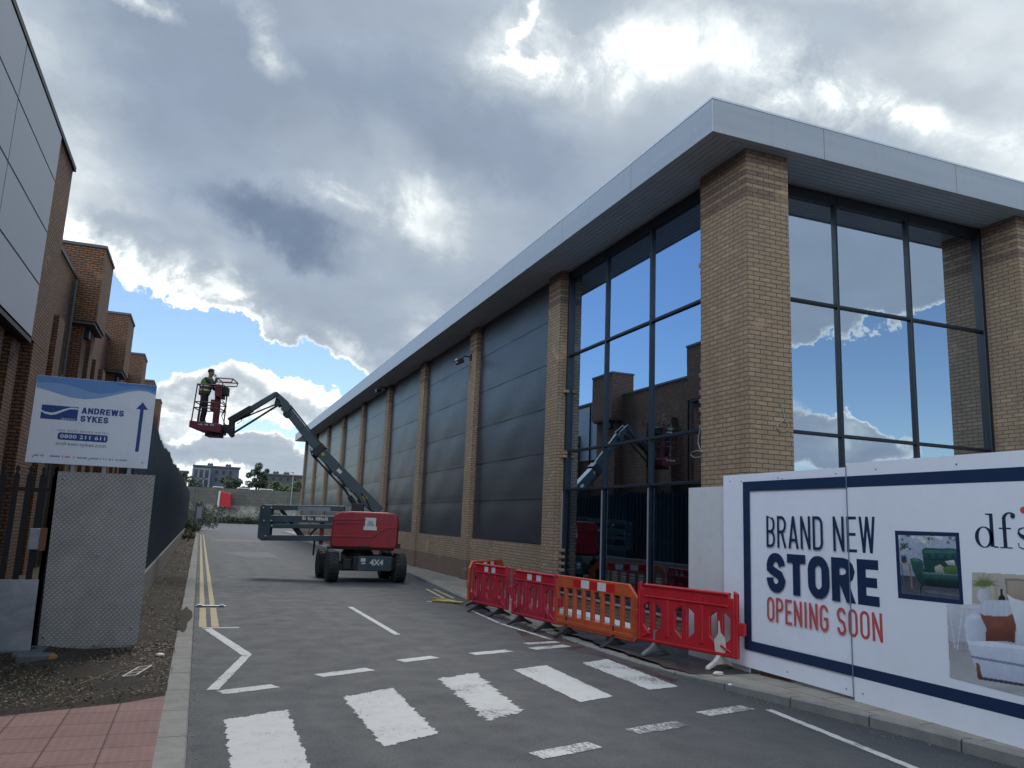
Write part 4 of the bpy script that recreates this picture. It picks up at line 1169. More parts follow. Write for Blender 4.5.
# three swooshes, each its own plain colour
sart(top1 + [clampx(sp_(*c)) for c in [(965, 185), (900, 160), (830, 152), (760, 160), (680, 178), (560, 205), (440, 215), (330, 200), (200, 160), (85, 125)]], M['sign_paleblue'], 1)
sart(top1 + [clampx(sp_(*c)) for c in [(965, 172), (900, 148), (830, 140), (740, 146), (650, 166), (560, 176), (470, 160), (380, 128), (280, 100), (180, 90), (88, 88)]], flat('sign_blue_band', (.11, .25, .52)), 2)
sart([clampx(sp_(*c)) for c in [(965, 108), (860, 98), (760, 92), (660, 84), (560, 76), (640, 96), (720, 118), (800, 116), (880, 126), (965, 160)]], M['sign_midblue'], 3)
# logo block, wave, words
lg = [sp_(*c) for c in ((125, 252), (393, 272), (380, 375), (110, 352))]
xl = (lg[0][0] + lg[3][0]) / 2; xr = (lg[1][0] + lg[2][0]) / 2; zt_ = (lg[0][1] + lg[1][1]) / 2; zb_ = (lg[2][1] + lg[3][1]) / 2
sart([(xl, zb_), (xr, zb_), (xr, zt_), (xl, zt_)], M['sign_blue'], 1)
LWd, LH = xr - xl, zt_ - zb_
sart([(xl + LWd * a, zb_ + LH * c) for a, c in ((0, .62), (.12, .50), (.28, .46), (.42, .56), (.6, .78), (.78, .93), (.93, .95), (1, .88), (1, .80), (.9, .83), (.76, .80), (.6, .62), (.42, .38), (.28, .30), (.12, .36), (0, .50))], M['sign_white'], 2)
def stext(txt, p0, p1, mt, layer=2, bold=.0, spacing=1.0, shear=0, h=None):
    """text between two artwork corners (lower left, upper right)"""
    a = sp_(*p0); c = sp_(*p1)
    return lettering(txt, mt, SG, (a[0], YS_ - .0012 * layer, a[1]), (1, 0, 0), (0, 0, 1), c[0] - a[0], h or (c[1] - a[1]), bold, spacing, shear)
stext('GROUP PLC', (262, 362), (372, 352), M['sign_white'], 3, .01, h=.022)
_a = sp_(412, 320); _b = sp_(722, 340); stroke_text('ANDREWS', M['sign_blue'], SG, (_a[0], YS_ - .0015, (_a[1] + _b[1]) / 2), (1, 0, 0), (0, 0, 1), _b[0] - _a[0], .082, .021, .018, gap=.16)
_a = sp_(402, 380); _b = sp_(608, 390); stroke_text('SYKES', M['sign_blue'], SG, (_a[0], YS_ - .0015, (_a[1] + _b[1]) / 2), (1, 0, 0), (0, 0, 1), _b[0] - _a[0], .082, .021, .018, gap=.16)
stext('HIRE  SALES  SERVICE  INSTALL', (236, 446), (618, 456), M['sign_greytext'], 2, 0, h=.026)
a = sp_(234, 512); c = sp_(608, 482)
px0, px1, pz0 = a[0], c[0], (sp_(234, 512)[1] + sp_(608, 528)[1]) / 2; ph = .096; rr = .03
pill = []
for cx, cz, a0 in ((px1 - rr, pz0 + ph - rr, 0), (px0 + rr, pz0 + ph - rr, 90), (px0 + rr, pz0 + rr, 180), (px1 - rr, pz0 + rr, 270)):
    for q_ in range(0, 91, 18): pill.append((cx + rr * cos(radians(a0 + q_)), cz + rr * sin(radians(a0 + q_))))
sart(pill, M['sign_blue'], 1)
lettering('0800 211 611', M['sign_white'], SG, (px0 + .03, YS_ - .0024, pz0 + .024), (1, 0, 0), (0, 0, 1), px1 - px0 - .06, .05, .02, 1.1)
lettering('andrews-sykes.com', M['sign_greytext'], SG, (px0 - .01, YS_ - .0024, pz0 - .085), (1, 0, 0), (0, 0, 1), px1 - px0, .062, .008, 1.05)
zz = 2.475
for (xa, xb, mk) in ((-2.09, -1.96, 'sign_greytext'), (-1.925, -1.79, 'sign_midblue'), (-1.765, -1.62, 'sign_red'), (-1.59, -1.47, 'sign_greytext'), (-1.44, -1.305, 'sign_midblue'), (-1.28, -1.155, 'sign_red'), (-1.13, -.99, 'sign_greytext')):
    for k_ in range(9):              # rows of tiny unreadable logotypes
        w_ = (xb - xa) / 9
        if random.random() < .85: sart([(xa + k_ * w_, zz), (xa + (k_ + .7) * w_, zz), (xa + (k_ + .7) * w_, zz + .016 + .012 * random.random()), (xa + k_ * w_, zz + .022)], M[mk], 1)
# arrow
ax = (sp_(818, 595)[0] + sp_(862, 240)[0]) / 2
zb2, zt2 = sp_(818, 598)[1], sp_(862, 236)[1]
sart([(ax - .022, zb2), (ax + .022, zb2), (ax + .022, zt2 - .10), (ax + .075, zt2 - .10), (ax, zt2), (ax - .075, zt2 - .10), (ax - .022, zt2 - .10)], M['sign_blue'], 1, 'arrow')

# ================================================================== hoarding
XH = 6.86
b = MB(); b.box(6.900, 6.918, 8.87, 10.27, .045, 2.50)
BB = b.build('hoarding_board', M['board_plain'], None, 'plain unprinted pale ply board between dark glass and the printed hoarding', 'hoarding')
HG = thing('printed_hoarding', 'white printed hoarding with navy border and sofa pictures along the pavement', 'hoarding', (XH, 6, .12))
pan = [((9.35, 7.035), .135, 2.645, .0), ((7.022, 4.60), .085, 2.690, .012), ((4.597, 2.16), .085, 2.690, .012), ((2.157, -.3), .085, 2.690, .012)]
for i, ((ya, yb), z0, z1, dx) in enumerate(pan):
    b = MB(); b.box(XH - dx, XH + .018, yb, ya, z0, z1); b.build('board', M['board_white' if i == 0 else 'board_white2'], HG)
b = MB()
for y in (9.2, 8.2, 7.1, 5.9, 4.7, 3.4): b.box(6.92, 7.0, y - .09, y, .05, 2.5)
split_build(b, 'timber_post', M['brick_wood'], HG)
b = MB()
for y, z in ((9.2, 2.56), (8.95, 2.55), (8.2, 2.57), (8.12, 2.555), (7.2, 2.58), (9.2, .2), (8.1, .21), (7.15, .2), (6.6, 2.6), (5.6, 2.6), (6.9, .2)):
    b.lathe([(.009, 0), (.009, .003), (.003, .004)], (XH - (.012 if y < 7.03 else 0) - .0003, y, z), (-1, 0, 0), 8)
split_build(b, 'screw', M['sign_blue'], HG)
XA = XH - .0125                       # artwork stands 0.5 mm proud of the nearer boards
def hp(x, y):
    p_ = back(x, y, 0, XA); return (p_.y, p_.z)
def hart(pts, mt, layer=1, name='print'):
    m_ = MB(); xv = XA - .0012 * layer
    m_._add([(xv, a, c) for a, c in pts], [tuple(range(len(pts)))]); return m_.build(name, mt, HG)
def hpx(pts, mt, layer=1, name='print'):
    return hart([hp(*q_) for q_ in pts], mt, layer, name)
# border (top, left, bottom), carried past the frame edge
yl0, yl1 = 9.13, 8.985
zt0, zt1 = 2.495, 2.385; zb0, zb1 = .395, .285
zt0 = sum(hp(*c)[1] for c in ((742.8, 482.7), (1023, 465.6))) / 2; zt1 = sum(hp(*c)[1] for c in ((749.6, 491.3), (1023, 480.6))) / 2
zb0 = sum(hp(*c)[1] for c in ((754.8, 642.1), (1023, 704.2))) / 2; zb1 = sum(hp(*c)[1] for c in ((748.4, 649.4), (1023, 719.8))) / 2
yl0 = hp(742.8, 482.7)[0]; yl1 = hp(749.6, 491.3)[0]
YE = .2
hart([(yl0, zb1), (yl0, zt0), (yl1, zt0), (yl1, zb1)], M['navy'])
hart([(yl1, zt1), (yl1, zt0), (YE, zt0), (YE, zt1)], M['navy'])
hart([(yl1, zb1), (yl1, zb0), (YE, zb0), (YE, zb1)], M['navy'])
def htext(txt, ll, ur, mt, bold, spacing=1.0):
    a = hp(*ll); c = hp(*ur)
    return lettering(txt, mt, HG, (XA - .0024, a[0], a[1]), (0, -1, 0), (0, 0, 1), a[0] - c[0], c[1] - a[1], bold, spacing)
def hblock(txt, x0, ya, yb, x1, yc, yd, mt, t, t2, **k):
    a = hp(x0, yb); b_ = hp(x0, ya); c = hp(x1, yd); d = hp(x1, yc)
    z0 = (a[1] + c[1]) / 2; z1 = (b_[1] + d[1]) / 2
    return stroke_text(txt, mt, HG, (XA - .0010, a[0], z0), (0, -1, 0), (0, 0, 1), a[0] - c[0], z1 - z0, t, t2, **k)
hblock('BRAND NEW', 766.7, 516.5, 547, 876, 516, 553.5, M['navy'], .037, .032, gap=.24)
hblock('STORE', 767, 553.2, 591.7, 880, 559.5, 606.8, M['navy'], .125, .105, gap=.10, narrow={'E': .86, 'T': .92})
hblock('OPENING SOON', 767.3, 597, 620.5, 883.3, 613, 643, M['coral'], .036, .032, gap=.24)
# green sofa picture in its navy frame
F0 = [(894.9, 530.6), (959, 532.7), (963.7, 604.9), (898.3, 598)]
hpx(F0, M['navy'], 1)
def bil(a, c, Q=((898.4, 535.0), (955.6, 536.6), (959.9, 600.0), (901.8, 593.6))):
    (x0, y0), (x1, y1), (x2, y2), (x3, y3) = Q
    return ((x0 * (1 - a) + x1 * a) * (1 - c) + (x3 * (1 - a) + x2 * a) * c, (y0 * (1 - a) + y1 * a) * (1 - c) + (y3 * (1 - a) + y2 * a) * c)
def pic(pts, mt, layer): return hpx([bil(*q_) for q_ in pts], mt, layer)

# the two printed photographs: each a fine grid whose vertex colours are the print itself
import numpy as np
class Print:
    def __init__(s, x0, x1, y0, y1, nx, ny, base):
        s.X, s.Y = np.meshgrid(np.linspace(x0, x1, nx), np.linspace(y0, y1, ny)); s.nx, s.ny = nx, ny
        s.C = np.ones((ny, nx, 3)) * np.array(base); s.rs = np.random.RandomState(4); s.px = (x1 - x0) / nx
    def poly(s, pts):
        m_ = np.zeros(s.X.shape, bool); n = len(pts)
        for i in range(n):
            (xa, ya), (xb, yb) = pts[i], pts[(i + 1) % n]
            if ya == yb: continue
            c = ((ya > s.Y) != (yb > s.Y)) & (s.X < (xb - xa) * (s.Y - ya) / (yb - ya) + xa); m_ ^= c
        return m_.astype(float)
    def ell(s, cx, cy, rx, ry, soft=.25):
        d = np.sqrt(((s.X - cx) / rx) ** 2 + ((s.Y - cy) / ry) ** 2); return np.clip((1 - d) / soft, 0, 1)
    def put(s, m_, c0, c1=None, ax='y', a=None, b=None):
        """lay colour over mask; c0 -> c1 runs along the axis from a to b"""
        c0 = np.array(c0, float); c1 = c0 if c1 is None else np.array(c1, float)
        g = s.Y if ax == 'y' else s.X
        sel = m_ > .01
        if not sel.any(): return
        a = g[sel].min() if a is None else a; b = g[sel].max() if b is None else b
        t = np.clip((g - a) / max(1e-6, b - a), 0, 1)[..., None]
        s.C = s.C * (1 - m_[..., None]) + (c0 + (c1 - c0) * t) * m_[..., None]
    def noise(s, amt, cell):
        n = s.rs.rand(int(s.ny / cell) + 2, int(s.nx / cell) + 2)
        yi = np.linspace(0, n.shape[0] - 1.001, s.ny); xi = np.linspace(0, n.shape[1] - 1.001, s.nx)
        y0 = yi.astype(int); x0 = xi.astype(int); fy = (yi - y0)[:, None]; fx = (xi - x0)[None]
        v = (n[y0][:, x0] * (1 - fy) + n[y0 + 1][:, x0] * fy) * (1 - fx) + (n[y0][:, x0 + 1] * (1 - fy) + n[y0 + 1][:, x0 + 1] * fy) * fx
        return (v - .5) * 2 * amt
    def build(s, pos, name, keep=None, layer=2):
        xv = XA - .0012 * layer; vs = []
        for j in range(s.ny):
            for i in range(s.nx):
                a, c = pos(s.X[j, i], s.Y[j, i]); vs.append((xv, a, c))
        fs = []
        for j in range(s.ny - 1):
            for i in range(s.nx - 1):
                if keep is None or keep(s.X[j, i] + s.px / 2, s.Y[j, i]): fs.append((j * s.nx + i, j * s.nx + i + 1, (j + 1) * s.nx + i + 1, (j + 1) * s.nx + i))
        m_ = MB(); m_._add(vs, fs); o = m_.build(name, PRINTM, HG)
        at = o.data.color_attributes.new('print', 'FLOAT_COLOR', 'POINT')
        col = np.clip(s.C, 0, 1).reshape(-1, 3); buf = np.ones((len(col), 4)); buf[:, :3] = col
        at.data.foreach_set('color', buf.ravel()); return o
pq, pt_, pb_ = newmat('printed_photograph'); va = pt_.nodes.new('ShaderNodeVertexColor'); va.layer_name = 'print'
pt_.links.new(va.outputs[0], pb_.inputs['Base Color']); pb_.inputs['Roughness'].default_value = .45; PRINTM = pq
P1 = Print(0, 1, 0, 1, 110, 120, (.30, .36, .43))
P1.put(P1.poly([(-1, -1), (2, -1), (2, .7), (-1, .7)]), (.36, .42, .50), (.22, .27, .34))
P1.put(P1.poly([(-1, .68), (2, .70), (2, 2), (-1, 2)]), (.045, .055, .075), (.09, .10, .13), 'y', .68, 1)
for k_ in range(7): P1.put(P1.poly([(-.1, .72 + k_ * .045), (1.1, .74 + k_ * .045), (1.1, .748 + k_ * .045), (-.1, .728 + k_ * .045)]) * .6, (.03, .035, .05))
for k_ in range(16):
    P1.put(P1.ell(P1.rs.rand(), .01 + .09 * P1.rs.rand() ** 2, .03 + .06 * P1.rs.rand(), .02 + .03 * P1.rs.rand(), .6), *(((.62, .64, .62),) if k_ % 3 else ((.10, .12, .14),)))
P1.put(P1.poly([(.48, .0), (.50, 0), (.52, .2), (.50, .2)]), (.5, .5, .45)); P1.put(P1.poly([(.56, .0), (.58, 0), (.56, .2), (.54, .2)]), (.5, .5, .45))
for k_ in range(26):
    P1.put(P1.ell(.09 + P1.rs.randn() * .04, .20 + P1.rs.randn() * .08, .022, .03, .5), (.03, .06, .05) if k_ % 3 else (.35, .42, .42))
P1.put(P1.ell(.075, .42, .055, .07, .2), (.02, .03, .05), (.04, .05, .08))
P1.put(P1.poly([(.0, .475), (.19, .465), (.20, .50), (.0, .505)]), (.34, .22, .16)); P1.put(P1.poly([(.155, .5), (.185, .5), (.20, .90), (.175, .90)]), (.24, .15, .11)); P1.put(P1.poly([(.02, .5), (.04, .5), (.06, .88), (.045, .88)]), (.14, .08, .06))
P1.put(P1.poly([(.40, .23), (.46, .20), (.95, .19), (1.1, .22), (1.1, .62), (.42, .62)]), (.020, .085, .078), (.008, .040, .040))
P1.put(P1.poly([(.43, .24), (.95, .215), (1.1, .24), (1.1, .27), (.43, .28)]) * .7, (.06, .17, .16))
for a in (.52, .66, .80, .93):
    P1.put(P1.ell(a, .335, .022, .028, .8), (.004, .018, .018)); P1.put(P1.ell(a + .06, .31, .045, .035, 1) * .6, (.05, .14, .13))
P1.put(P1.poly([(.43, .375), (1.1, .36), (1.1, .38), (.43, .395)]) * .8, (.005, .022, .022))
P1.put(P1.poly([(.18, .40), (.24, .375), (.34, .385), (.40, .42), (.42, .62), (.40, .82), (.32, .80), (.22, .60)]), (.030, .100, .092), (.006, .030, .030))
P1.put(P1.ell(.29, .41, .10, .035, .6) * .8, (.07, .19, .18))
P1.put(P1.poly([(.38, .60), (1.1, .585), (1.1, .70), (.40, .715)]), (.045, .135, .125), (.010, .045, .045))
P1.put(P1.poly([(.38, .605), (1.1, .59), (1.1, .615), (.38, .63)]) * .7, (.10, .24, .22))
P1.put(P1.poly([(.40, .71), (1.1, .70), (1.1, .82), (.42, .83)]), (.008, .035, .036), (.003, .012, .014))
P1.put(P1.poly([(.60, .50), (.70, .455), (.76, .50), (.78, .60), (.61, .60)]), (.40, .40, .33), (.20, .21, .17))
P1.put(P1.poly([(.74, .51), (.90, .45), (1.0, .47), (1.0, .60), (.77, .60)]), (.11, .19, .06), (.05, .10, .03)); P1.put(P1.poly([(.78, .40), (.95, .37), (.97, .46), (.84, .46)]), (.55, .56, .55), (.3, .3, .32))
P1.put(P1.poly([(.36, .80), (.42, .82), (.36, .845), (.335, .96), (.32, .96), (.33, .85)]), (.01, .012, .014)); P1.put(P1.poly([(.42, .90), (1.1, .92), (1.1, .95), (.40, .93)]) * .6, (.16, .17, .20))
P1.C *= (1 + P1.noise(.18, 2) + P1.noise(.12, 7))[..., None]
P1.build(lambda a, c: hp(*bil(a, c)), 'sofa_picture')
# dfs wordmark: built strokes (stem + bowl + hook)
ybase = hp(975.6, 546.8); zb_ = ybase[1]; za_ = hp(990, 513.5)[1]; y0_ = ybase[0]; y1_ = hp(998, 549)[0]
wd_ = y0_ - y1_; H_ = za_ - zb_; xh = H_ * .60
def L_(a, c): return (y0_ - a * wd_, zb_ + c * H_)   # a in d-widths, c in ascender heights
def ringpoly(cx, cz, rx, rz, ix, iz, a0=0, a1=360, n=36, thin=None):
    o_ = [(cx + rx * cos(radians(a0 + (a1 - a0) * i / n)), cz + rz * sin(radians(a0 + (a1 - a0) * i / n))) for i in range(n + 1)]
    i_ = [(cx + ix * cos(radians(a0 + (a1 - a0) * i / n)), cz + iz * sin(radians(a0 + (a1 - a0) * i / n))) for i in range(n + 1)]
    return o_, i_
def strip(pa, pb, mt, layer, name='wordmark'):
    m_ = MB(); xv = XA - .0012 * layer
    for i in range(len(pa) - 1):
        m_._add([(xv, *L_(*pa[i])), (xv, *L_(*pa[i + 1])), (xv, *L_(*pb[i + 1])), (xv, *L_(*pb[i]))], [(0, 1, 2, 3)])
    return m_.build(name, mt, HG)
o_, i_ = ringpoly(.42, .30, .42, .315, .24, .285)
strip(o_, i_, M['logo_navy'], 1)
hart([L_(*c) for c in ((.70, .02), (.86, .02), (.86, 1.0), (.52, 1.0), (.52, .965), (.70, .95))], M['logo_navy'], 1)
hart([L_(*c) for c in ((.86, .0), (1.04, .0), (1.04, .035), (.86, .05))], M['logo_navy'], 1)
hart([L_(*c) for c in ((1.26, .03), (1.42, .03), (1.42, .86), (1.26, .80))], M['logo_navy'], 1)
hart([L_(*c) for c in ((1.10, 0), (1.64, 0), (1.64, .03), (1.10, .03))], M['logo_navy'], 2)
hart([L_(*c) for c in ((1.10, .55), (1.62, .55), (1.62, .59), (1.10, .59))], M['logo_navy'], 2)
n_ = 16
oo = [(1.60 - .34 * cos(radians(180 * i / n_ * .75)), .82 + .22 * sin(radians(180 * i / n_ * .75))) for i in range(n_ + 1)]
ii = [(1.60 - .18 * cos(radians(180 * i / n_ * .75)), .82 + .18 * sin(radians(180 * i / n_ * .75))) for i in range(n_ + 1)]
strip(oo, ii, M['logo_navy'], 3)
hart([L_(1.74 + .10 * cos(radians(t)), .93 + .075 * sin(radians(t))) for t in range(0, 360, 24)], M['logo_navy'], 4)
# s: variable-width spine
sp1 = [(2.42, .50), (2.30, .58), (2.12, .60), (1.96, .55), (1.93, .45), (2.02, .37), (2.24, .30), (2.42, .22), (2.46, .12), (2.34, .02), (2.12, .0), (1.92, .05), (1.90, .16)]
wds = [.05, .03, .03, .06, .10, .12, .13, .12, .10, .05, .03, .03, .06]
pa, pb = [], []
for i, (a, c) in enumerate(sp1):
    p0 = Vector(sp1[max(0, i - 1)]); p1 = Vector(sp1[min(len(sp1) - 1, i + 1)]); t_ = (p1 - p0).normalized(); nn = Vector((-t_.y, t_.x))
    pa.append((a + nn.x * wds[i] / 2, c + nn.y * wds[i] / 2)); pb.append((a - nn.x * wds[i] / 2, c - nn.y * wds[i] / 2))
strip(pa, pb, M['logo_navy'], 3)
hart([L_(2.22 + .16 * cos(radians(t)), 1.10 + .10 * sin(radians(t))) for t in range(0, 360, 24)], M['coral'], 2)
# lower picture: pale room, white sofa with brown and white cushions, carried on past the frame
P2 = Print(946, 1100, 570, 722, 200, 190, (.42, .45, .50))
topl = lambda x: 571.6 + (x - 971.8) * .055; botl = lambda x: 677 + (x - 950.4) * .262
P2.put(P2.poly([(971, 560), (1110, 560), (1110, 640), (971, 640)]), (.47, .43, .36), (.40, .38, .35))
P2.put(P2.poly([(940, 603), (974, 603), (1000, 612), (1000, 642), (940, 640)]), (.55, .58, .63), (.42, .44, .49))
P2.put(P2.poly([(940, 641), (1110, 648), (1110, 730), (940, 730)]), (.34, .335, .34), (.46, .46, .47), 'y', 640, 690)
for k_ in range(9): P2.put(P2.poly([(948 + k_ * 5, 641), (950 + k_ * 5, 641), (950 + k_ * 5, 648), (948 + k_ * 5, 647)]) * .35, (.22, .2, .2))
P2.put(P2.poly([(1005, 578), (1040, 580), (1040, 604), (1007, 602)]), (.25, .20, .16)); P2.put(P2.poly([(1007, 580.5), (1038, 582), (1038, 602), (1009, 600)]), (.42, .35, .27), (.32, .26, .20))
P2.put(P2.ell(984, 595, 7.5, 8.5, .3), (.66, .68, .70), (.40, .42, .46), 'x'); P2.put(P2.ell(984, 587, 4.0, 2.2, .4), (.3, .31, .32))
for k_ in range(17):
    a_ = radians(12 + k_ * 9.8); L_len = 11 + 5 * P2.rs.rand(); cx, cy = 984, 586
    for t_ in np.linspace(.1, 1, 14):
        ex = cx + cos(a_) * L_len * t_ * 1.25; ey = cy - sin(a_) * L_len * t_ * .9 + (t_ ** 2) * 4 * abs(cos(a_))
        P2.put(P2.ell(ex, ey, 1.5 * (1.15 - t_), 1.2 * (1.15 - t_) + .25, .6), (.10 + .10 * P2.rs.rand(), .13 + .08 * P2.rs.rand(), .06))
P2.put(P2.poly([(991.5, 585), (997, 585.5), (997.5, 602), (992, 601.5)]), (.56, .50, .38), (.34, .30, .22), 'x'); P2.put(P2.ell(994.2, 585.3, 2.8, .9, .3), (.22, .2, .16))
P2.put(P2.ell(1002, 599, 4.3, 4.6, .25), (.03, .035, .04), (.008, .01, .012), 'x'); P2.put(P2.poly([(1000.7, 589), (1002.9, 589), (1003.4, 596), (1000.3, 596)]), (.02, .022, .026))
P2.put(P2.ell(950, 610, 4, 3.6, .3), (.66, .68, .70), (.5, .5, .52)); P2.put(P2.poly([(949.4, 610), (950.4, 610), (955.6, 648), (954.4, 648)]), (.62, .63, .66))
P2.put(P2.ell(970, 608, 13, 2.6, .3), (.70, .71, .74), (.45, .46, .5))
for a_, b_ in ((962, 957), (966, 969), (974, 976)): P2.put(P2.poly([(a_, 609), (a_ + 1, 609), (b_ + 1, 650), (b_, 650)]), (.66, .67, .70))
P2.put(P2.ell(962, 651, 8, 1.6, .6) * .5, (.24, .23, .23))
# sofa: back, arm, cushions, seat, base, each shaded as printed
P2.put(P2.poly([(980, 604), (986, 600), (1010, 600), (1060, 604), (1110, 608), (1110, 648), (980, 640)]), (.56, .60, .68), (.38, .42, .51))
for k_ in range(22): P2.put(P2.poly([(981 + k_ * 5.6, 600), (981.9 + k_ * 5.6, 600), (983 + k_ * 5.6, 640), (982.1 + k_ * 5.6, 640)]) * .35, (.34, .37, .45))
P2.put(P2.poly([(964.5, 625), (966, 618), (971, 613.5), (978, 612.5), (984, 616), (987, 624), (988.5, 644), (967, 642)]), (.64, .68, .76), (.40, .44, .54), 'x')
P2.put(P2.ell(975, 616.5, 8.5, 3.4, .8) * .7, (.72, .76, .84))
P2.put(P2.poly([(979.5, 613), (984, 615.5), (1007, 616.5), (1014, 613), (1016, 625), (1015, 643), (1008, 641.5), (990, 641), (985.5, 641.5), (986.5, 628)]), (.24, .085, .058), (.12, .038, .028))
P2.put(P2.ell(996, 624, 11, 6, 1) * .5, (.32, .125, .085)); P2.put(P2.ell(1010, 636, 5, 5, 1) * .5, (.08, .025, .02))
P2.put(P2.poly([(1007, 594), (1014, 598.5), (1030, 603), (1048, 602), (1050, 640), (1046, 648), (1016, 645), (1017, 628)]), (.74, .76, .80), (.50, .52, .58))
P2.put(P2.poly([(1052, 604), (1075, 604), (1082, 612), (1084, 648), (1054, 648)]), (.66, .67, .70), (.44, .46, .52))
P2.put(P2.poly([(967, 641), (990, 641), (1023, 646), (1110, 658), (1110, 682), (1023, 665.5), (972, 656.5)]), (.62, .66, .75), (.44, .48, .58))
P2.put(P2.poly([(968, 641.5), (990, 641), (1023, 646), (1110, 658), (1110, 661), (1023, 649.5), (968, 644.5)]) * .7, (.74, .78, .86))
P2.put(P2.poly([(971, 655.5), (1023, 664.5), (1110, 681), (1110, 684), (1023, 667.3), (972, 658.2)]), (.20, .23, .31))
P2.put(P2.poly([(972, 658), (1023, 667), (1110, 684), (1110, 702), (1023, 683), (979, 675.5)]), (.54, .58, .68), (.36, .40, .50))
P2.put(P2.poly([(976, 663), (979.7, 663.5), (981.3, 674), (984.5, 679.8), (978, 679.2)]), (.24, .09, .05), (.10, .035, .02))
P2.put(P2.poly([(983, 677), (1023, 683.5), (1110, 703), (1110, 706), (1023, 686.3), (983, 680)]), (.05, .055, .07))
P2.put(P2.ell(1020, 690, 60, 5, 1) * .5, (.22, .22, .23))
P2.C *= (1 + P2.noise(.05, 2) + P2.noise(.05, 9))[..., None]
P2.build(lambda a, c: hp(a, c), 'room_picture', lambda x, y: (y > topl(x) if x > 972.3 else y > 604.2) and y < botl(x) and x > 947 + (y - 604) * .045)

b = MB(); b.box(XA - .012, XA - .0085, 7.019, 7.031, .10, 2.66); b.build('panel_joint', M['sign_greytext'], HG)
# brick and timber block props below
b = MB(); p_ = back(604, 642, 2, .06); b.box(6.35, 6.60, 11.6, 11.8, .05, .24); b.build('timber_block', M['brick_wood'], None, 'short brown timber block on the pavement behind the orange barrier', 'block', bevel=.008)
b = MB(); b.box(6.93, 7.02, 8.15, 8.7, .06, .13); b.build('old_timber', M['brick_wood'], None, 'old timber offcut in the gap under the printed hoarding', 'timber', bevel=.006)
# brown duct behind barriers under the glass
b = MB(); b.box(7.35, 7.75, 11.3, 15.8, .03, .10); b.build('flat_sheet', M['board_plain'], None, 'pale flat sheet lying on the ground under the tall windows', 'sheet')

# ================================================================== plastic barriers
def barrier_mesh(style):
    """2 m x 1 m moulded barrier in local coordinates: x along, y thickness, z up"""
    L = 2.0; T = .045
    m_ = MB()
    # solids between the openings, one moulding
    def slab(x0, x1, z0, z1, t=T): m_.box(x0, x1, -t / 2, t / 2, z0, z1)
    return m_, L
def cutout_grid(style):
    L = 2.0
    if style == 'orange':
        xs = [(-.90 + i * .2275, -.90 + i * .2275 + .15) for i in range(8)]
        z0, z1 = .34, .80
        return [[(a, z0), (b, z0), (b, z1), (a, z1)] for a, b in xs]
    out = []
    for cx in (-.68, 0, .68):
        for sg in (-1, 1):
            c = cx + sg * .115; w_ = .075
            if sg < 0: p = [(c - w_, .40), (c + w_ * .8, .30), (c + w_ * .8, .74), (c - w_, .66)]
            else: p = [(c - w_ * .8, .30), (c + w_, .40), (c + w_, .66), (c - w_ * .8, .74)]
            out.append(p)
    return out
def panel_with_holes(outer, holes, t):
    bm = bmesh.new()
    def ring(pts):
        vs = [bm.verts.new((x, 0, z)) for x, z in pts]
        return [bm.edges.new((vs[i], vs[(i + 1) % len(vs)])) for i in range(len(vs))]
    ed = ring(outer)
    for h in holes: ed += ring(h)
    bmesh.ops.triangle_fill(bm, use_beauty=True, use_dissolve=False, edges=ed)
    r_ = bmesh.ops.extrude_face_region(bm, geom=list(bm.faces))
    for v in r_['geom']:
        if isinstance(v, bmesh.types.BMVert): v.co.y += t
    for v in bm.verts: v.co.y -= t / 2
    bm.verts.index_update(); m_ = MB(); m_._add([tuple(v.co) for v in bm.verts], [[v.index for v in f.verts] for f in bm.faces]); bm.free()
    return m_
def make_barrier(style, label, body, strip_, whites=True, plain=False):
    B = thing('crowd_barrier', label, 'barrier', (0, 0, 0), 0, 'plastic barriers fencing off the pavement')
    if style == 'orange':
        outer = [(-1.0, .16), (.94, .16), (1.0, .22), (1.0, .80), (.80, 1.0), (-.86, 1.0), (-1.0, .86)]
    else:
        outer = [(-1.0, .16), (1.0, .16), (1.0, .98), (.93, 1.02), (.93, .92), (.85, .92), (.85, .99), (-.85, .99), (-.85, .92), (-.93, .92), (-.93, 1.02), (-1.0, .98)]
    b = panel_with_holes(outer, cutout_grid(style), .05); b.build('panel', body, B, bevel=.008, local=True, segs=1)
    rb = MB()
    if style == 'orange':
        rb.box(-.92, .92, -.034, -.024, .20, .26)
    else:
        for cx in (-.34, .34): rb.box(cx - .035, cx + .035, -.042, .042, .28, .78)
        rb.box(-.84, .84, -.045, .045, .955, .985); rb.box(-.84, .84, -.042, .042, .80, .825)
        rb.box(-.95, .95, -.042, .042, .17, .21); rb.box(-.95, -.93, -.04, .04, .2, .9); rb.box(.93, .95, -.04, .04, .2, .9)
        for sx in (-1, 1): rb.obox((sx * .70, -.034, .30), (sx * .90, -.034, .22), .02, .03)
    rb.build('stiffening_rib', body, B, bevel=.006, local=True, segs=1)
    hk = MB(); hk.box(1.0, 1.12, -.03, .03, .46, .62); hk.box(-1.04, -1.0, -.03, .03, .44, .60); split_build(hk, 'clip', body, B, bevel=.01, local=True, segs=1)
    if not plain:
        z0, z1 = (.835, .965) if style == 'orange' else (.835, .945)
        x = -.70; w_ = .20
        for side in (-1, 1):
            for i in range(7 if style == 'orange' else 7):
                xa = -.70 + i * w_; wh = (i in (2, 4)) if True else False
                s_ = MB(); s_.box(xa, xa + w_ - .002, side * .0262 if side > 0 else -.0282, side * .0282 if side > 0 else -.0262, z0, z1)
                if wh: s_.build('reflective_square', M['reflect_white'], B, local=True)
                elif i in (1, 3, 5) or strip_: s_.build('red_square', M['reflect_red'], B, local=True)
    return B
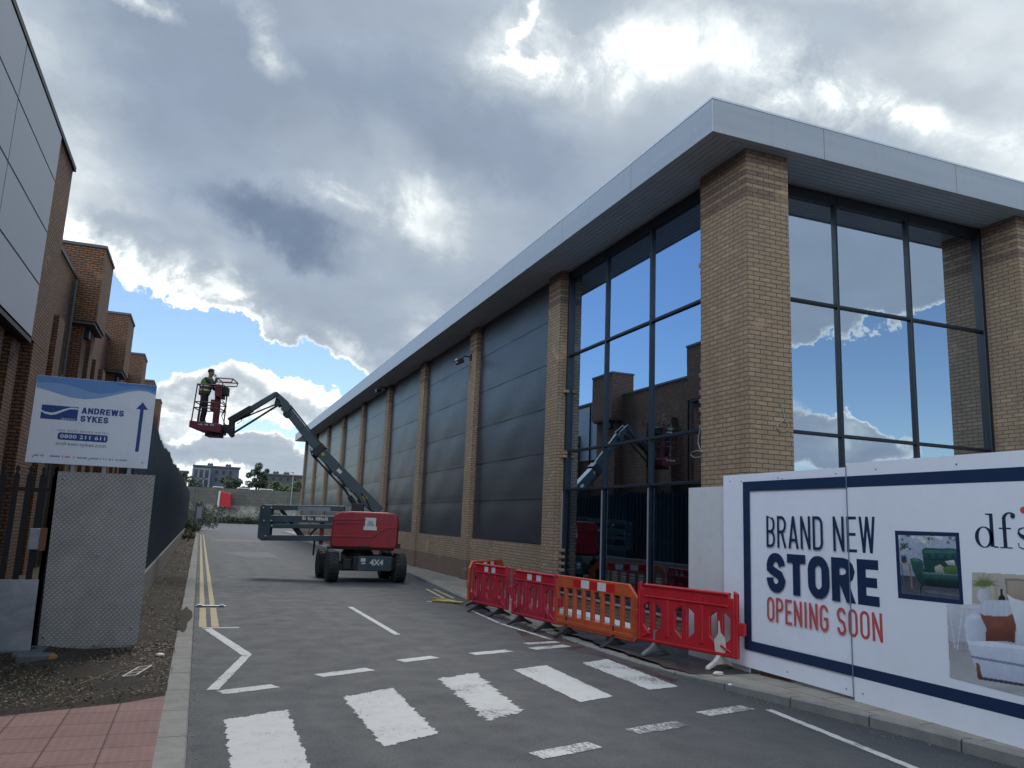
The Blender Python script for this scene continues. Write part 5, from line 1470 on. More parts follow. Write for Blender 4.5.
def feet(B, xs, mt, white=None):
    for k_, x in enumerate(xs):
        f = MB(); t_ = (white and k_ == 1)
        # arched foot with a tongue into the panel
        prof = [(-.27, 0), (-.25, 0), (-.10, .05), (.10, .05), (.25, 0), (.27, 0), (.26, .035), (.10, .11), (.03, .17), (.03, .22), (-.03, .22), (-.03, .17), (-.10, .11), (-.26, .035)]
        f.prism([(a, c) for a, c in prof], (x - .035, 0, 0), (0, 1, 0), (0, 0, 1), .07)
        f.box(x - .02, x + .02, -.033, .033, .16, .34)
        f.build('foot', M['whitewash'] if t_ else mt, B, bevel=.006, local=True, segs=1)
def set_barrier(B, pl, pr, z=0.0, lean=0):
    """stand the barrier between two ground points, photo-left end first (local -x)"""
    a = Vector((*pl, 0)); b = Vector((*pr, 0)); c = (a + b) / 2
    B.location = (c.x, c.y, z); B.rotation_euler = (lean, 0, math.atan2(b.y - a.y, b.x - a.x))
    B.scale = ((b - a).length / 2.0, 1, 1)
B1 = make_barrier('red', 'faded red barrier second from the far end of the row', M['plastic_red'], True)
feet(B1, (-.6, .58), M['rubber']); set_barrier(B1, (5.61, 16.45), (5.87, 15.0), .01)
B2 = make_barrier('red', 'faded red barrier directly left of the orange one', M['plastic_red'], True)
feet(B2, (-.62, .55), M['rubber']); set_barrier(B2, (5.72, 14.4), (5.95, 12.8), .01)
B3 = make_barrier('orange', 'orange barrier with vertical slots between two red ones', M['plastic_orange'], False)
feet(B3, (-.66, .48), M['rubber']); set_barrier(B3, (5.93, 12.9), (6.32, 10.72), .01)
B4 = make_barrier('red', 'bright red barrier without white squares, paint-splashed foot, nearest the hoarding', M['plastic_red2'], True, plain=True)
feet(B4, (-.62, .66), M['grey_foot'], True); set_barrier(B4, (6.25, 10.62), (6.74, 8.88), .07)
ps = MB(); ps.prism([(.60, .19), (.72, .16), (.80, .24), (.78, .40), (.70, .46), (.68, .62), (.655, .60), (.655, .44), (.58, .36)], (0, -.0262, 0), (1, 0, 0), (0, 0, 1), .002); ps.build('paint_splash', M['whitewash'], B4, local=True)
B5 = make_barrier('orange', 'orange barrier seen end-on at the far end of the row', M['plastic_orange'], False)
feet(B5, (-.5, .5), M['rubber']); set_barrier(B5, (5.56, 16.62), (6.9, 18.0), .02)
# yellow hose cover on the gutter
b = MB(); b.tube([(5.75, 17.5, .05), (5.6, 17.9, .03), (5.35, 18.1, .03), (5.2, 18.15, .025)], .03, 8); b.tube([(5.7, 17.7, .04), (5.6, 18.3, .03), (5.35, 18.7, .03)], .025, 8)
b.build('yellow_hose', M['yellow'], None, 'short coil of yellow hose on the road edge beside the far barrier', 'hose', smooth=True)

# ================================================================== boom lift
LA = math.atan2(-.2265, .974)
LC = Vector((4.60, 24.60, 0))
BL = thing('boom_lift', 'red and slate boom lift with raised arm standing by the dark panelled wall', 'boom lift', tuple(LC), LA)
LX = Vector((.974, -.2265, 0)).normalized(); LY = Vector((.2265, .974, 0)).normalized()
def lp(x, y, off=0.0):
    """measured point on the machine's vertical plane (local y = off), in machine coordinates"""
    d = ray(x, y); t = ((LC - CAM_P).dot(LY) + off) / d.dot(LY); p = CAM_P + d * t - LC
    return Vector((p.dot(LX), off, p.z))
def lb(m_, name, mt, parent=BL, **k): return m_.build(name, mt, parent, local=True, **k)
ca = radians(14)                        # the chassis sits a little askew of the turret
def cz(x, y, z): return Vector((x * cos(ca) - y * sin(ca) + .10, x * sin(ca) + y * cos(ca) - .05, z))
def cbox(m_, x0, x1, y0, y1, z0, z1, mi=0):
    vs = [cz(*c) for c in [(x0,y0,z0),(x1,y0,z0),(x1,y1,z0),(x0,y1,z0),(x0,y0,z1),(x1,y0,z1),(x1,y1,z1),(x0,y1,z1)]]
    return m_._add(vs, [(0,3,2,1),(4,5,6,7),(0,1,5,4),(1,2,6,5),(2,3,7,6),(3,0,4,7)], mi)
c = MB(); cbox(c, -.42, .78, -1.10, 1.0, .34, .74); ch = lb(c, 'chassis', M['lift_dark'], bevel=.03)
c = MB(); cbox(c, -.95, .95, -.93, -.77, .32, .50); cbox(c, -.95, .95, .80, .96, .32, .50); split_build(c, 'axle', M['lift_dark'], BL, local=True, bevel=.02)
c = MB(); cbox(c, -.30, .70, -1.16, -1.103, .34, .76); pn = lb(c, 'end_panel', M['lift_grey'], bevel=.015)
mtx = WORLD(BL)
def on_chassis(x, y, z): return mtx @ cz(x, y, z)
du_ = (mtx.to_3x3() @ (cz(1, 0, 0) - cz(0, 0, 0))).normalized()
lettering('4X4', M['label_white'], pn, on_chassis(.05, -1.163, .50), du_, (0, 0, 1), .40, .17, .03)
c = MB(); cbox(c, -.22, -.08, -1.164, -1.161, .60, .70); cbox(c, -.20, -.08, -1.164, -1.161, .53, .57); lb(c, 'sticker', M['label_white'], pn)
c = MB(); cbox(c, -.70, -.45, -1.0, -.6, .36, .66); cbox(c, .78, .90, -1.0, -.7, .4, .7); split_build(c, 'hydraulic_block', M['lift_dark'], BL, local=True, bevel=.02)
for sx in (-1, 1):
    for sy in (-.86, .88):
        wx = sx * .99
        prof = [(.22, -.16), (.34, -.165), (.395, -.15), (.415, -.10), (.415, .10), (.395, .15), (.34, .165), (.22, .16)]
        ax = (cz(1, 0, 0) - cz(0, 0, 0)) * sx
        c = MB(); c.lathe(prof, cz(wx, sy, .415), ax, 28); 
        wcen = cz(wx, sy, .415); yv = cz(0, 1, 0) - cz(0, 0, 0); axn = ax.normalized()
        for k_ in range(22):
            g_ = 2 * pi * k_ / 22
            rad = yv * cos(g_) + Vector((0, 0, 1)) * sin(g_)
            tg = yv * -sin(g_) + Vector((0, 0, 1)) * cos(g_)
            for s2 in (-1, 1):
                p0 = wcen + rad * .418 + axn * (s2 * .155) + tg * .03; p1 = wcen + rad * .418 + axn * (s2 * .02) - tg * .02
                c.obox(p0, p1, .035, .022, up=rad)
        w_ = lb(c, 'wheel', M['tyre'], smooth=False)
        c = MB(); c.lathe([(.0, .02), (.05, .05), (.06, .10), (.10, .10), (.16, .06), (.20, .13), (.225, .155), (.225, .02)], wcen, ax, 24)
        lb(c, 'rim', M['lift_red'], w_, smooth=False)
        c = MB(); c.lathe([(.07, .10), (.07, .15), (.03, .17)], wcen, ax, 14); lb(c, 'hub', M['lift_dark'], w_)
c = MB(); c.lathe([(.48, .74), (.48, .82), (.44, .84), (.44, .93)], (0, 0, 0), (0, 0, 1), 32); lb(c, 'slew_ring', M['lift_dark'])
c = MB(); c.box(-.85, 1.10, -.95, .95, .92, 1.0); lb(c, 'turntable', M['lift_dark'], bevel=.02)
# red hoods either side, sculpted from a rounded section
def hood(y0, y1, nm):
    x0 = lp(330, 540, y0).x; x1 = lp(397.5, 540, y0).x
    z0 = .97; z1 = lp(360, 511.5, y0).z
    H = z1 - z0; W = x1 - x0
    c = MB()
    prof = [(.0, .10), (.04, .0), (.96, .0), (1.0, .10), (1.0, .82), (.985, .92), (.93, .985), (.80, 1.0), (.30, 1.0), (.12, .975), (.045, .90), (.02, .75)]
    c.prism([(x0 + a * W, z0 + b_ * H) for a, b_ in prof], (0, y0, 0), (1, 0, 0), (0, 0, 1), -(y1 - y0))
    h = lb(c, 'engine_hood' if nm else 'tank_hood', M['lift_red'], bevel=.055, segs=4, smooth=True)
    for m2 in h.modifiers: m2.harden_normals = True
    # raised panel edges: two louvres and a swept crease
    if nm:
        c = MB(); yf = y0 - .012
        c.prism([(x0 + .03 * W, z0 + .74 * H), (x0 + .52 * W, z0 + .77 * H), (x0 + .50 * W, z0 + .81 * H), (x0 + .05 * W, z0 + .79 * H)], (0, yf, 0), (1, 0, 0), (0, 0, 1), -.03)
        c.prism([(x0 + .03 * W, z0 + .64 * H), (x0 + .44 * W, z0 + .68 * H), (x0 + .46 * W, z0 + .72 * H), (x0 + .04 * W, z0 + .69 * H)], (0, yf, 0), (1, 0, 0), (0, 0, 1), -.03)
        c.prism([(x0 + .0 * W, z0 + .29 * H), (x0 + .64 * W, z0 + .31 * H), (x0 + .80 * W, z0 + .55 * H), (x0 + .985 * W, z0 + .60 * H), (x0 + .985 * W, z0 + .63 * H), (x0 + .79 * W, z0 + .58 * H), (x0 + .63 * W, z0 + .34 * H), (x0 + .0, z0 + .32 * H)], (0, yf, 0), (1, 0, 0), (0, 0, 1), -.03)
        split_build(c, 'hood_crease', M['lift_red'], h, local=True, bevel=.004)
        c = MB()  # dark strips: shade painted under the creases, and one upright seam
        c.prism([(x0 + .03 * W, z0 + .725 * H), (x0 + .52 * W, z0 + .755 * H), (x0 + .52 * W, z0 + .768 * H), (x0 + .03 * W, z0 + .738 * H)], (0, yf + .002, 0), (1, 0, 0), (0, 0, 1), -.03)
        c.prism([(x0 + .03 * W, z0 + .622 * H), (x0 + .44 * W, z0 + .664 * H), (x0 + .44 * W, z0 + .678 * H), (x0 + .03 * W, z0 + .636 * H)], (0, yf + .002, 0), (1, 0, 0), (0, 0, 1), -.03)
        c.prism([(x0 + .0, z0 + .272 * H), (x0 + .645 * W, z0 + .292 * H), (x0 + .805 * W, z0 + .532 * H), (x0 + .985 * W, z0 + .582 * H), (x0 + .985 * W, z0 + .598 * H), (x0 + .80 * W, z0 + .548 * H), (x0 + .64 * W, z0 + .308 * H), (x0 + .0, z0 + .288 * H)], (0, yf + .002, 0), (1, 0, 0), (0, 0, 1), -.03)
        c.prism([(x0 + .865 * W, z0 + .02 * H), (x0 + .875 * W, z0 + .02 * H), (x0 + .875 * W, z0 + .97 * H), (x0 + .865 * W, z0 + .97 * H)], (0, yf + .002, 0), (1, 0, 0), (0, 0, 1), -.03)
        split_build(c, 'hood_seam_shade', M['lift_maroon'], h, local=True)
        c = MB(); c.box(x0 + .50 * W, x0 + .66 * W, yf + .001, yf + .008, z0 + .60 * H, z0 + .84 * H); c.box(x0 + .48 * W, x0 + .68 * W, yf - .003, yf + .004, z0 + .50 * H, z0 + .60 * H)
        lbl = lb(c, 'maker_label', M['label_white'], h)
        c = MB()
        for i in range(4): c.box(x0 + (.52 + .01 * i) * W, x0 + (.64 - .01 * i) * W, yf - .006, yf - .0035, z0 + (.63 + .035 * i) * H, z0 + (.645 + .035 * i) * H)
        lb(c, 'label_print', M['sign_greytext'], lbl)
        c = MB(); c.box(x0 + W + .002, x0 + W + .10, y0 + .1, y0 + .28, z0 + .02 * H, z0 + .16 * H); lb(c, 'tail_lamp', M['lift_dark'], h, bevel=.01)
        c = MB(); c.box(x0 + .42 * W, x0 + .60 * W, yf, yf + .02, z0 + .03 * H, z0 + .08 * H); lb(c, 'latch', M['lift_dark'], h, bevel=.004)
    return x0, x1, z0, z1
hx0, hx1, hz0, hz1 = hood(-1.02, -.30, True); hood(.34, 1.02, False)
c = MB(); c.box(hx1 - .35, hx1 + .02, -.29, .33, .98, 1.75); lb(c, 'counterweight', M['lift_dark'], bevel=.04)
# folded riser sticking out to the left
rl = lp(260.3, 520).x; rr = lp(272, 520).x
def hb(m_, xa, xb, ya, yb, za, zb_): m_.box(xa, xb, ya, yb, za, zb_)
zT = lp(270, 505).z; zB = lp(270, 539.5).z
c = MB()
def rrect(xa, xb, za, zb_, r_=.09):
    p = []
    for cx, cz2, a0 in ((xb - .02, zb_ - .02, 0), (xa + r_, zb_ - r_, 90), (xa + r_, za + r_, 180), (xb - .02, za + .02, 270)):
        rad = .02 if cx == xb - .02 else r_
        for q_ in range(0, 91, 30): p.append((cx + rad * cos(radians(a0 + q_)), cz2 + rad * sin(radians(a0 + q_))))
    return p
for y in (-.26, .20): c.prism(rrect(rl, rr, zB, zT), (0, y + .06, 0), (1, 0, 0), (0, 0, 1), .06)
c.box(rl + .1, rr - .1, -.2, .2, zB + .15, zT - .15)
rp = lb(c, 'riser_end_plate', M['lift_grey'], bevel=.008)
c = MB()
for px, py in ((263, 508), (263.5, 521), (271, 508), (271, 521), (265, 536.5), (271.5, 526)):
    p_ = lp(px, py, -.33); c.lathe([(.03, 0), (.03, .02), (.012, .03)], (p_.x, -.262, p_.z), (0, -1, 0), 10)
split_build(c, 'pin', M['steel'], rp, local=True)
c = MB()
def arm(px0, py0, px1, py1, yc, wd_, ht, taper=None, m_=None, off=0):
    a = lp(px0, py0, off); b_ = lp(px1, py1, off); a.y = yc; b_.y = yc
    (m_ or c).obox(a, b_, wd_, ht, h2=taper)
for yc in (-.20, .20): arm(266, 507.3, 345, 508.5, yc, .09, .15)
lb(c, 'upper_riser_arm', M['lift_grey'], bevel=.01); c = MB()
for yc in (-.20, .20): arm(268, 518.5, 345, 519.5, yc, .09, .20)
ra = lb(c, 'middle_riser_arm', M['lift_grey'], bevel=.01); c = MB()
for yc in (-.20, .20): arm(268, 526.0, 345, 526.5, yc, .08, .13)
lb(c, 'middle_riser_link', M['lift_grey'], bevel=.01); c = MB()
for yc in (-.20, .20): arm(262, 537.6, 345, 538.2, yc, .09, .16)
lb(c, 'lower_riser_arm', M['lift_grey'], bevel=.01); c = MB()
arm(299, 508.6, 331, 509.4, -.26, .02, .12); lb(c, 'label_strip', M['steel'], ra); c = MB()
xs_ = lp(302.5, 518, -.25); xe_ = lp(327, 518, -.25); x = xs_.x
while x < xe_.x:                        # worn white maker's lettering, no longer readable
    w_ = .045 + random.random() * .02
    if random.random() < .85: c.box(x, x + w_ * .72, -.2485, -.2465, xs_.z - .055, xs_.z + .045 - (.03 if random.random() < .3 else 0))
    x += w_
split_build(c, 'worn_letter', M['label_white'], ra, local=True); c = MB()
arm(281, 509.5, 293, 525, 0, .10, .10); arm(293, 525, 304, 539.5, 0, .15, .15); lb(c, 'riser_cylinder', M['lift_dark'], bevel=.015); c = MB()
a = lp(310, 535); b_ = lp(322, 523); c.tube([(a.x, -.1, a.z), (b_.x, -.1, b_.z)], .03, 8); a = lp(315, 540); c.tube([(a.x, -.15, a.z), (a.x, -.16, a.z - .45)], .03, 8); lb(c, 'hydraulic_hose', M['lift_dark']); c = MB()
a = lp(321, 520).x; c.box(a, a + .10, -.16, .16, 1.0, 1.75); lb(c, 'red_bracket', M['lift_red'])
# telescopic boom
A0 = lp(379, 512); A1 = lp(318.5, 449.5); A2 = lp(286.5, 409.0)
c = MB(); c.obox(A0, A1, .26, .36, h2=.33); bm_ = lb(c, 'main_boom', M['lift_grey'], bevel=.02)
d_ = (A1 - A0).normalized()
c = MB(); c.obox(A1 - d_ * .15, A1 + d_ * .10, .32, .43); lb(c, 'boom_collar', M['lift_dark'], bm_, bevel=.02)
c = MB(); c.obox(A1, A2, .19, .26, h2=.25); ib = lb(c, 'inner_boom', M['lift_grey'], bevel=.015)
c = MB(); nrm = Vector((-d_.z, 0, d_.x)); nrm = nrm if nrm.z > 0 else -nrm
c.obox(A1 + nrm * .165 + d_ * .05, A2 + nrm * .16, .10, .05); lb(c, 'cable_track', M['lift_dark'], ib)
c = MB(); c.tube([A1 - nrm * .24, A0 + (A1 - A0) * .45 - nrm * .28], .03, 8); c.tube([A1 + d_ * .2 - nrm * .16, A1 - nrm * .27, A1 - d_ * .6 - nrm * .25], .018, 6); lb(c, 'hose_bundle', M['lift_dark'], bm_)
c = MB()
for f_ in (.25, .5, .72): c.obox(A0 + (A1 - A0) * f_ - nrm * .20 - d_ * .06, A0 + (A1 - A0) * f_ - nrm * .20 + d_ * .06, .2, .09)
split_build(c, 'boom_wear_pad', M['lift_dark'], bm_, local=True, bevel=.01)
c = MB()                               # slack hose loops and warning stickers
for i_, (f0, f1) in enumerate(((.10, .30), (.32, .55), (.58, .82))):
    pa_ = A0 + (A1 - A0) * f0 + Vector((0, -.15, 0)) - nrm * .12; pb_2 = A0 + (A1 - A0) * f1 + Vector((0, -.15, 0)) - nrm * .12
    md = (pa_ + pb_2) / 2 - nrm * .10; c.tube([pa_, md, pb_2], .014, 6)
c.tube([A0 + Vector((.1, -.16, -.1)), A0 + Vector((-.25, -.20, .05)), A0 + Vector((-.45, -.2, .45)), A0 + (A1 - A0) * .3 + Vector((0, -.15, 0))], .018, 6)
split_build(c, 'hydraulic_hose', M['lift_dark'], bm_, local=True)
for (f_, mk_) in ((.2, 'yellow'), (.62, 'label_white'), (.9, 'yellow')):
    c = MB(); pp = A0 + (A1 - A0) * f_ + Vector((0, -.1315, 0)); c.obox(pp, pp + d_ * .16, .002, .10); lb(c, 'warning_sticker', M[mk_], bm_)
c = MB(); a = lp(342, 485.5); b_ = lp(358.5, 510); mid = a + (b_ - a) * .45; c.tube([a, mid], .035, 10); c.tube([mid, b_], .075, 12); lb(c, 'lift_cylinder', M['lift_dark'], smooth=False)
c = MB(); a = lp(356, 504); c.box(a.x - .12, a.x + .25, -.18, .18, a.z - .3, a.z + .02); lb(c, 'boom_mount', M['lift_dark'], bevel=.02)
# knuckle at the elbow
kn = [lp(*q_) for q_ in ((287, 413), (292, 409), (288.5, 402), (283.5, 397.5), (277.5, 392.3), (274, 393), (275, 397), (280, 401), (282, 406), (281.5, 410.5))]
c = MB()
for y in (-.15, .11): c.prism([(p.x, p.z) for p in kn], (0, y + .04, 0), (1, 0, 0), (0, 0, 1), .04)
kk = lb(c, 'knuckle', M['lift_grey'], bevel=.006)
c = MB(); p = lp(287, 414.5); c.lathe([(.11, -.14), (.11, .14)], p, (0, 1, 0), 18); p = lp(277.5, 395.5); c.lathe([(.05, -.17), (.05, .17)], p, (0, 1, 0), 12); p = lp(279, 405); c.lathe([(.06, -.17), (.06, .17)], p, (0, 1, 0), 12)
split_build(c, 'pin', M['lift_dark'], kk, local=True)
tr_ = [lp(*q_) for q_ in ((277, 395), (280.5, 402), (280, 407), (274, 405.5))]
c = MB(); c.prism([(p.x, p.z) for p in tr_], (0, .05, 0), (1, 0, 0), (0, 0, 1), .10); lb(c, 'jib_bracket', M['lift_dark'], kk)
# jib: tapered upper tube, thinner rods below
c = MB(); J0 = lp(275.5, 394.5); J1 = lp(233, 420); c.obox(J0, J1, .15, .15, h2=.17); jb = lb(c, 'jib', M['lift_grey'], bevel=.012)
c = MB(); a = lp(252, 408.5); c.obox(a, lp(229.5, 421.5), .19, .21); lb(c, 'jib_sleeve', M['lift_dark'], jb, bevel=.015)
c = MB(); c.tube([lp(279, 404.5), lp(232, 434)], .035, 10); c.tube([lp(274, 405), lp(262, 410), lp(236, 421)], .026, 8); lb(c, 'jib_rod', M['lift_dark'], jb)
c = MB(); pl_ = [lp(*q_) for q_ in ((230, 419), (234.5, 421), (234, 436), (231, 437.5), (228.5, 434))]
for y in (-.12, .08): c.prism([(p.x, p.z) for p in pl_], (0, y + .04, 0), (1, 0, 0), (0, 0, 1), .04)
lb(c, 'jib_head', M['lift_dark'], jb)
c = MB(); a = lp(223, 428.5); b_ = lp(231, 430); c.obox(a, b_, .2, .16); c.lathe([(.10, -.13), (.10, .13)], lp(226.5, 429), (0, 0, 1), 14); lb(c, 'platform_rotator', M['lift_dark'], jb, bevel=.01)
c = MB()
for k_ in range(3):
    c.tube([lp(222, 400 + k_ * 2), lp(225.5 + k_ * .5, 404), lp(224, 412 - k_), lp(221.5, 416), lp(225, 424), lp(231, 428)], .013, 6)
c.tube([lp(237, 424), lp(241, 421.5), lp(243, 416)], .012, 5)
lb(c, 'control_cable', M['lift_dark'], jb)
# basket
y0, y1 = -.42, .42
bx0 = lp(188.8, 426, y0).x; bx1 = lp(221, 426, y0).x; bz0 = lp(205, 431, y0).z; bzf = lp(205, 421, y0).z; bzt = lp(200, 383.8, y0).z
c = MB()
c.prism([(bx0, bz0 + .10), (bx0 + .25, bz0 + .02), (bx1, bz0 - .04), (bx1, bzf - .06), (bx0, bzf)], (0, y0, 0), (1, 0, 0), (0, 0, 1), -(y1 - y0))
bs = lb(c, 'basket', M['lift_maroon'], bevel=.02)
c = MB(); c.box(bx0 + .45, bx1 - .05, -.3, .3, bz0 - .13, bz0 - .045); lb(c, 'basket_mount', M['lift_dark'], bs)
c = MB()
for i in range(11):
    if i % 4 != 3: c.box(bx0 + .27 + i * .042, bx0 + .27 + i * .042 + .028, y0 - .004, y0 - .001, bzf - .13, bzf - .085)
split_build(c, 'worn_letter', M['label_white'], bs, local=True)
r_ = MB(); t_ = .020
xs3 = [bx0 + .05, bx0 + .24, bx1 - .12]
for y in (y0 + .03, y1 - .03):
    for x in (bx0 + .05, bx0 + .22, bx1 - .1): r_.tube([(x + .0, y, bzf - .02), (x + (.06 if x < bx1 - .2 else 0), y, bzt)], t_, 8)
    for z in (bzt, bzf + .58, bzf + .40): r_.tube([(bx0 + .05 + (z - bzf) * .05, y, z), (bx1 - .1, y, z + .0)], t_ * .9, 8)
for x in (bx0 + .05, bx1 - .1):
    for z in (bzt, bzf + .58, bzf + .40): r_.tube([(x + (z - bzf) * .05, y0 + .03, z), (x + (z - bzf) * .05, y1 - .03, z)], t_ * .9, 8)
lb(r_, 'guard_rail', M['lift_maroon'], bs)
c = MB(); a = lp(218.5, 399); c.box(a.x - .09, a.x + .06, -.12, .12, bzf - .02, a.z + .15); c.box(a.x - .20, a.x - .1, -.1, .1, lp(215, 411).z, lp(215, 400).z); lb(c, 'console_post', M['lift_maroon'], bs, bevel=.01)
c = MB(); a = lp(216.5, 398); b_ = lp(224.5, 386.5); c.prism([(a.x, a.z + .02), (a.x + .2, a.z - .02), (b_.x, b_.z - .12), (b_.x + .0, b_.z), (a.x - .04, b_.z + .03)], (0, -.28, 0), (1, 0, 0), (0, 0, 1), -.56); cp2 = lb(c, 'control_panel', M['lift_maroon'], bs, bevel=.02)
c = MB(); a = lp(223.5, 396); c.box(a.x, a.x + .15, -.26, .1, a.z, a.z + .26); lb(c, 'control_box', M['lift_dark'], cp2, bevel=.02)
c = MB(); P4 = [lp(*q_) for q_ in ((220, 380.2), (235.5, 381.2), (234, 384.6), (220, 384.2))]
for y in (-.4, .4):
    for i in range(4):
        a = P4[i].copy(); b_ = P4[(i + 1) % 4].copy(); a.y = b_.y = y; c.tube([a, b_], .018, 6)
c.tube([(P4[1].x, -.4, P4[1].z), (P4[1].x, .4, P4[1].z)], .018, 6); c.tube([(P4[0].x, -.4, P4[0].z), (P4[0].x, .4, P4[0].z)], .018, 6)
a = lp(219, 384); c.tube([(a.x, 0, a.z), (a.x, 0, a.z - .5)], .03, 8)
lb(c, 'safety_bar', M['lift_maroon'], bs)

# ================================================================== man in the basket
PB = lp(200.8, 420.5); man_z = bzf - .10
feet_w = mtx @ Vector((PB.x, .02, man_z))
MAN = None
def skin_figure(joints, edges, root):
    me = bpy.data.meshes.new('person'); o = bpy.data.objects.new('person', me); COL.objects.link(o)
    names = list(joints); idx = {n_: i for i, n_ in enumerate(names)}
    me.from_pydata([joints[n_][0] for n_ in names], [(idx[a], idx[b_]) for a, b_ in edges], [])
    sk_ = o.modifiers.new('skin', 'SKIN'); sk_.use_smooth_shade = True; sk_.branch_smoothing = .6
    ss = o.modifiers.new('sub', 'SUBSURF'); ss.levels = 2; ss.render_levels = 2
    lay = me.skin_vertices[0].data if me.skin_vertices else None
    if lay is None:
        bpy.context.view_layer.objects.active = o
    for n_ in names:
        r_ = joints[n_][1]; r_ = r_ if isinstance(r_, tuple) else (r_, r_)
        me.skin_vertices[0].data[idx[n_]].radius = r_
        me.skin_vertices[0].data[idx[n_]].use_root = (n_ == root)
    dg = bpy.context.evaluated_depsgraph_get()
    m2 = bpy.data.meshes.new_from_object(o.evaluated_get(dg)); bpy.data.objects.remove(o)
    return m2
# man faces local +x (towards the console), leaning on it, right hand raised to his mouth
J = {
 'pelvis': ((0, 0, .93), (.15, .12)), 'waist': ((.015, 0, 1.08), (.135, .11)), 'chest': ((.05, 0, 1.30), (.165, .125)), 'neckb': ((.10, 0, 1.46), (.075, .075)),
 'neck': ((.135, 0, 1.52), .058), 'skull0': ((.155, 0, 1.60), (.078, .088)), 'skull1': ((.16, 0, 1.68), (.082, .098)), 'skull2': ((.155, 0, 1.745), (.06, .07)),
 'shL': ((.06, .18, 1.42), .068), 'elL': ((.24, .24, 1.17), .058), 'wrL': ((.44, .16, 1.16), .034), 'haL': ((.50, .14, 1.15), (.035, .02)),
 'shR': ((.07, -.18, 1.42), .068), 'elR': ((.32, -.22, 1.22), .060), 'wrR': ((.34, -.09, 1.45), .034), 'haR': ((.315, -.06, 1.52), (.034, .022)),
 'hipL': ((.02, .10, .87), .125), 'knL': ((.04, .12, .49), .088), 'anL': ((-.05, .12, .10), .066), 'toL': ((.12, .12, .045), (.05, .035)), 'heL': ((-.07, .11, .05), .042),
 'hipR': ((.02, -.10, .87), .125), 'knR': ((.11, -.11, .49), .088), 'anR': ((.08, -.11, .10), .066), 'toR': ((.22, -.11, .045), (.05, .035)), 'heR': ((.02, -.10, .05), .042),
}
Ed = [('pelvis','waist'),('waist','chest'),('chest','neckb'),('neckb','neck'),('neck','skull0'),('skull0','skull1'),('skull1','skull2'),
      ('chest','shL'),('shL','elL'),('elL','wrL'),('wrL','haL'),('chest','shR'),('shR','elR'),('elR','wrR'),('wrR','haR'),
      ('pelvis','hipL'),('hipL','knL'),('knL','anL'),('anL','toL'),('anL','heL'),('pelvis','hipR'),('hipR','knR'),('knR','anR'),('anR','toR'),('anR','heR')]
bm2 = skin_figure(J, Ed, 'pelvis')
# fingers, nose, ears joined into the same body mesh
def join_mb(me, m_):
    bm = bmesh.new(); bm.from_mesh(me); n0 = len(bm.verts)
    vs = [bm.verts.new(p) for p in m_.v]
    for f in m_.f:
        try: bm.faces.new([vs[i] for i in f]).smooth = True
        except ValueError: pass
    bmesh.ops.recalc_face_normals(bm, faces=bm.faces); bm.to_mesh(me); bm.free()
fg = MB()
for (base, dirv, side) in ((Vector((.50, .14, 1.15)), Vector((.9, 0, -.35)), Vector((0, 1, 0))), (Vector((.312, -.055, 1.53)), Vector((-.35, .25, .8)), Vector((.5, .6, 0)))):
    dirv = dirv.normalized(); side = side.normalized()
    for k_, (o_, l_) in enumerate(((-.027, .06), (-.009, .072), (.009, .068), (.027, .052))):
        b0 = base + side * o_ + dirv * .015; curl = dirv.cross(side).normalized()
        fg.tube([b0, b0 + dirv * l_ * .55, b0 + dirv * l_ * .85 + curl * l_ * -.35], .0085, 6, r2=.0065)
    b0 = base - side * .03 - dirv * .01; fg.tube([b0, b0 - side * .028 + dirv * .02, b0 - side * .03 + dirv * .045], .010, 6, r2=.008)
fg.lathe([(.012, 0), (.016, .012), (.008, .03)], (.235, 0, 1.625), (1, 0, -.5), 8)
for s2 in (-1, 1): fg.lathe([(.022, -.004), (.026, .004), (.014, .012)], (.145, s2 * .078, 1.635), (0, s2, .1), 10)
fg.tube([(.238, -.02, 1.585), (.241, 0, 1.584), (.238, .02, 1.585)], .006, 6)
for s2 in (-1, 1): fg.lathe([(.010, 0), (.012, .004), (.006, .008)], (.229, s2 * .03, 1.66), (1, s2 * .3, 0), 8)
join_mb(bm2, fg)
HTS = (bzf + 1.0) and 1.0
for mt_ in (M['jacket'], M['skin'], M['trousers'], M['boot']): bm2.materials.append(mt_)
for p in bm2.polygons:
    c_ = p.center
    if c_.z > 1.535 and abs(c_.y) < .13 and c_.x < .27: k_ = 1
    elif c_.z > 1.475 and abs(c_.y) < .14: k_ = 1
    elif c_.x > .45: k_ = 1
    elif c_.z < .12: k_ = 3
    elif c_.z < .93: k_ = 2
    else: k_ = 0
    p.material_index = k_; p.use_smooth = True
man = bpy.data.objects.new('person', bm2); COL.objects.link(man)
man.location = feet_w; man.rotation_euler = (0, 0, LA); man.scale = (1.0, 1.0, 1.0)
props(man, 'man in hi-vis vest standing in the raised lift basket, hand at his mouth', 'person')
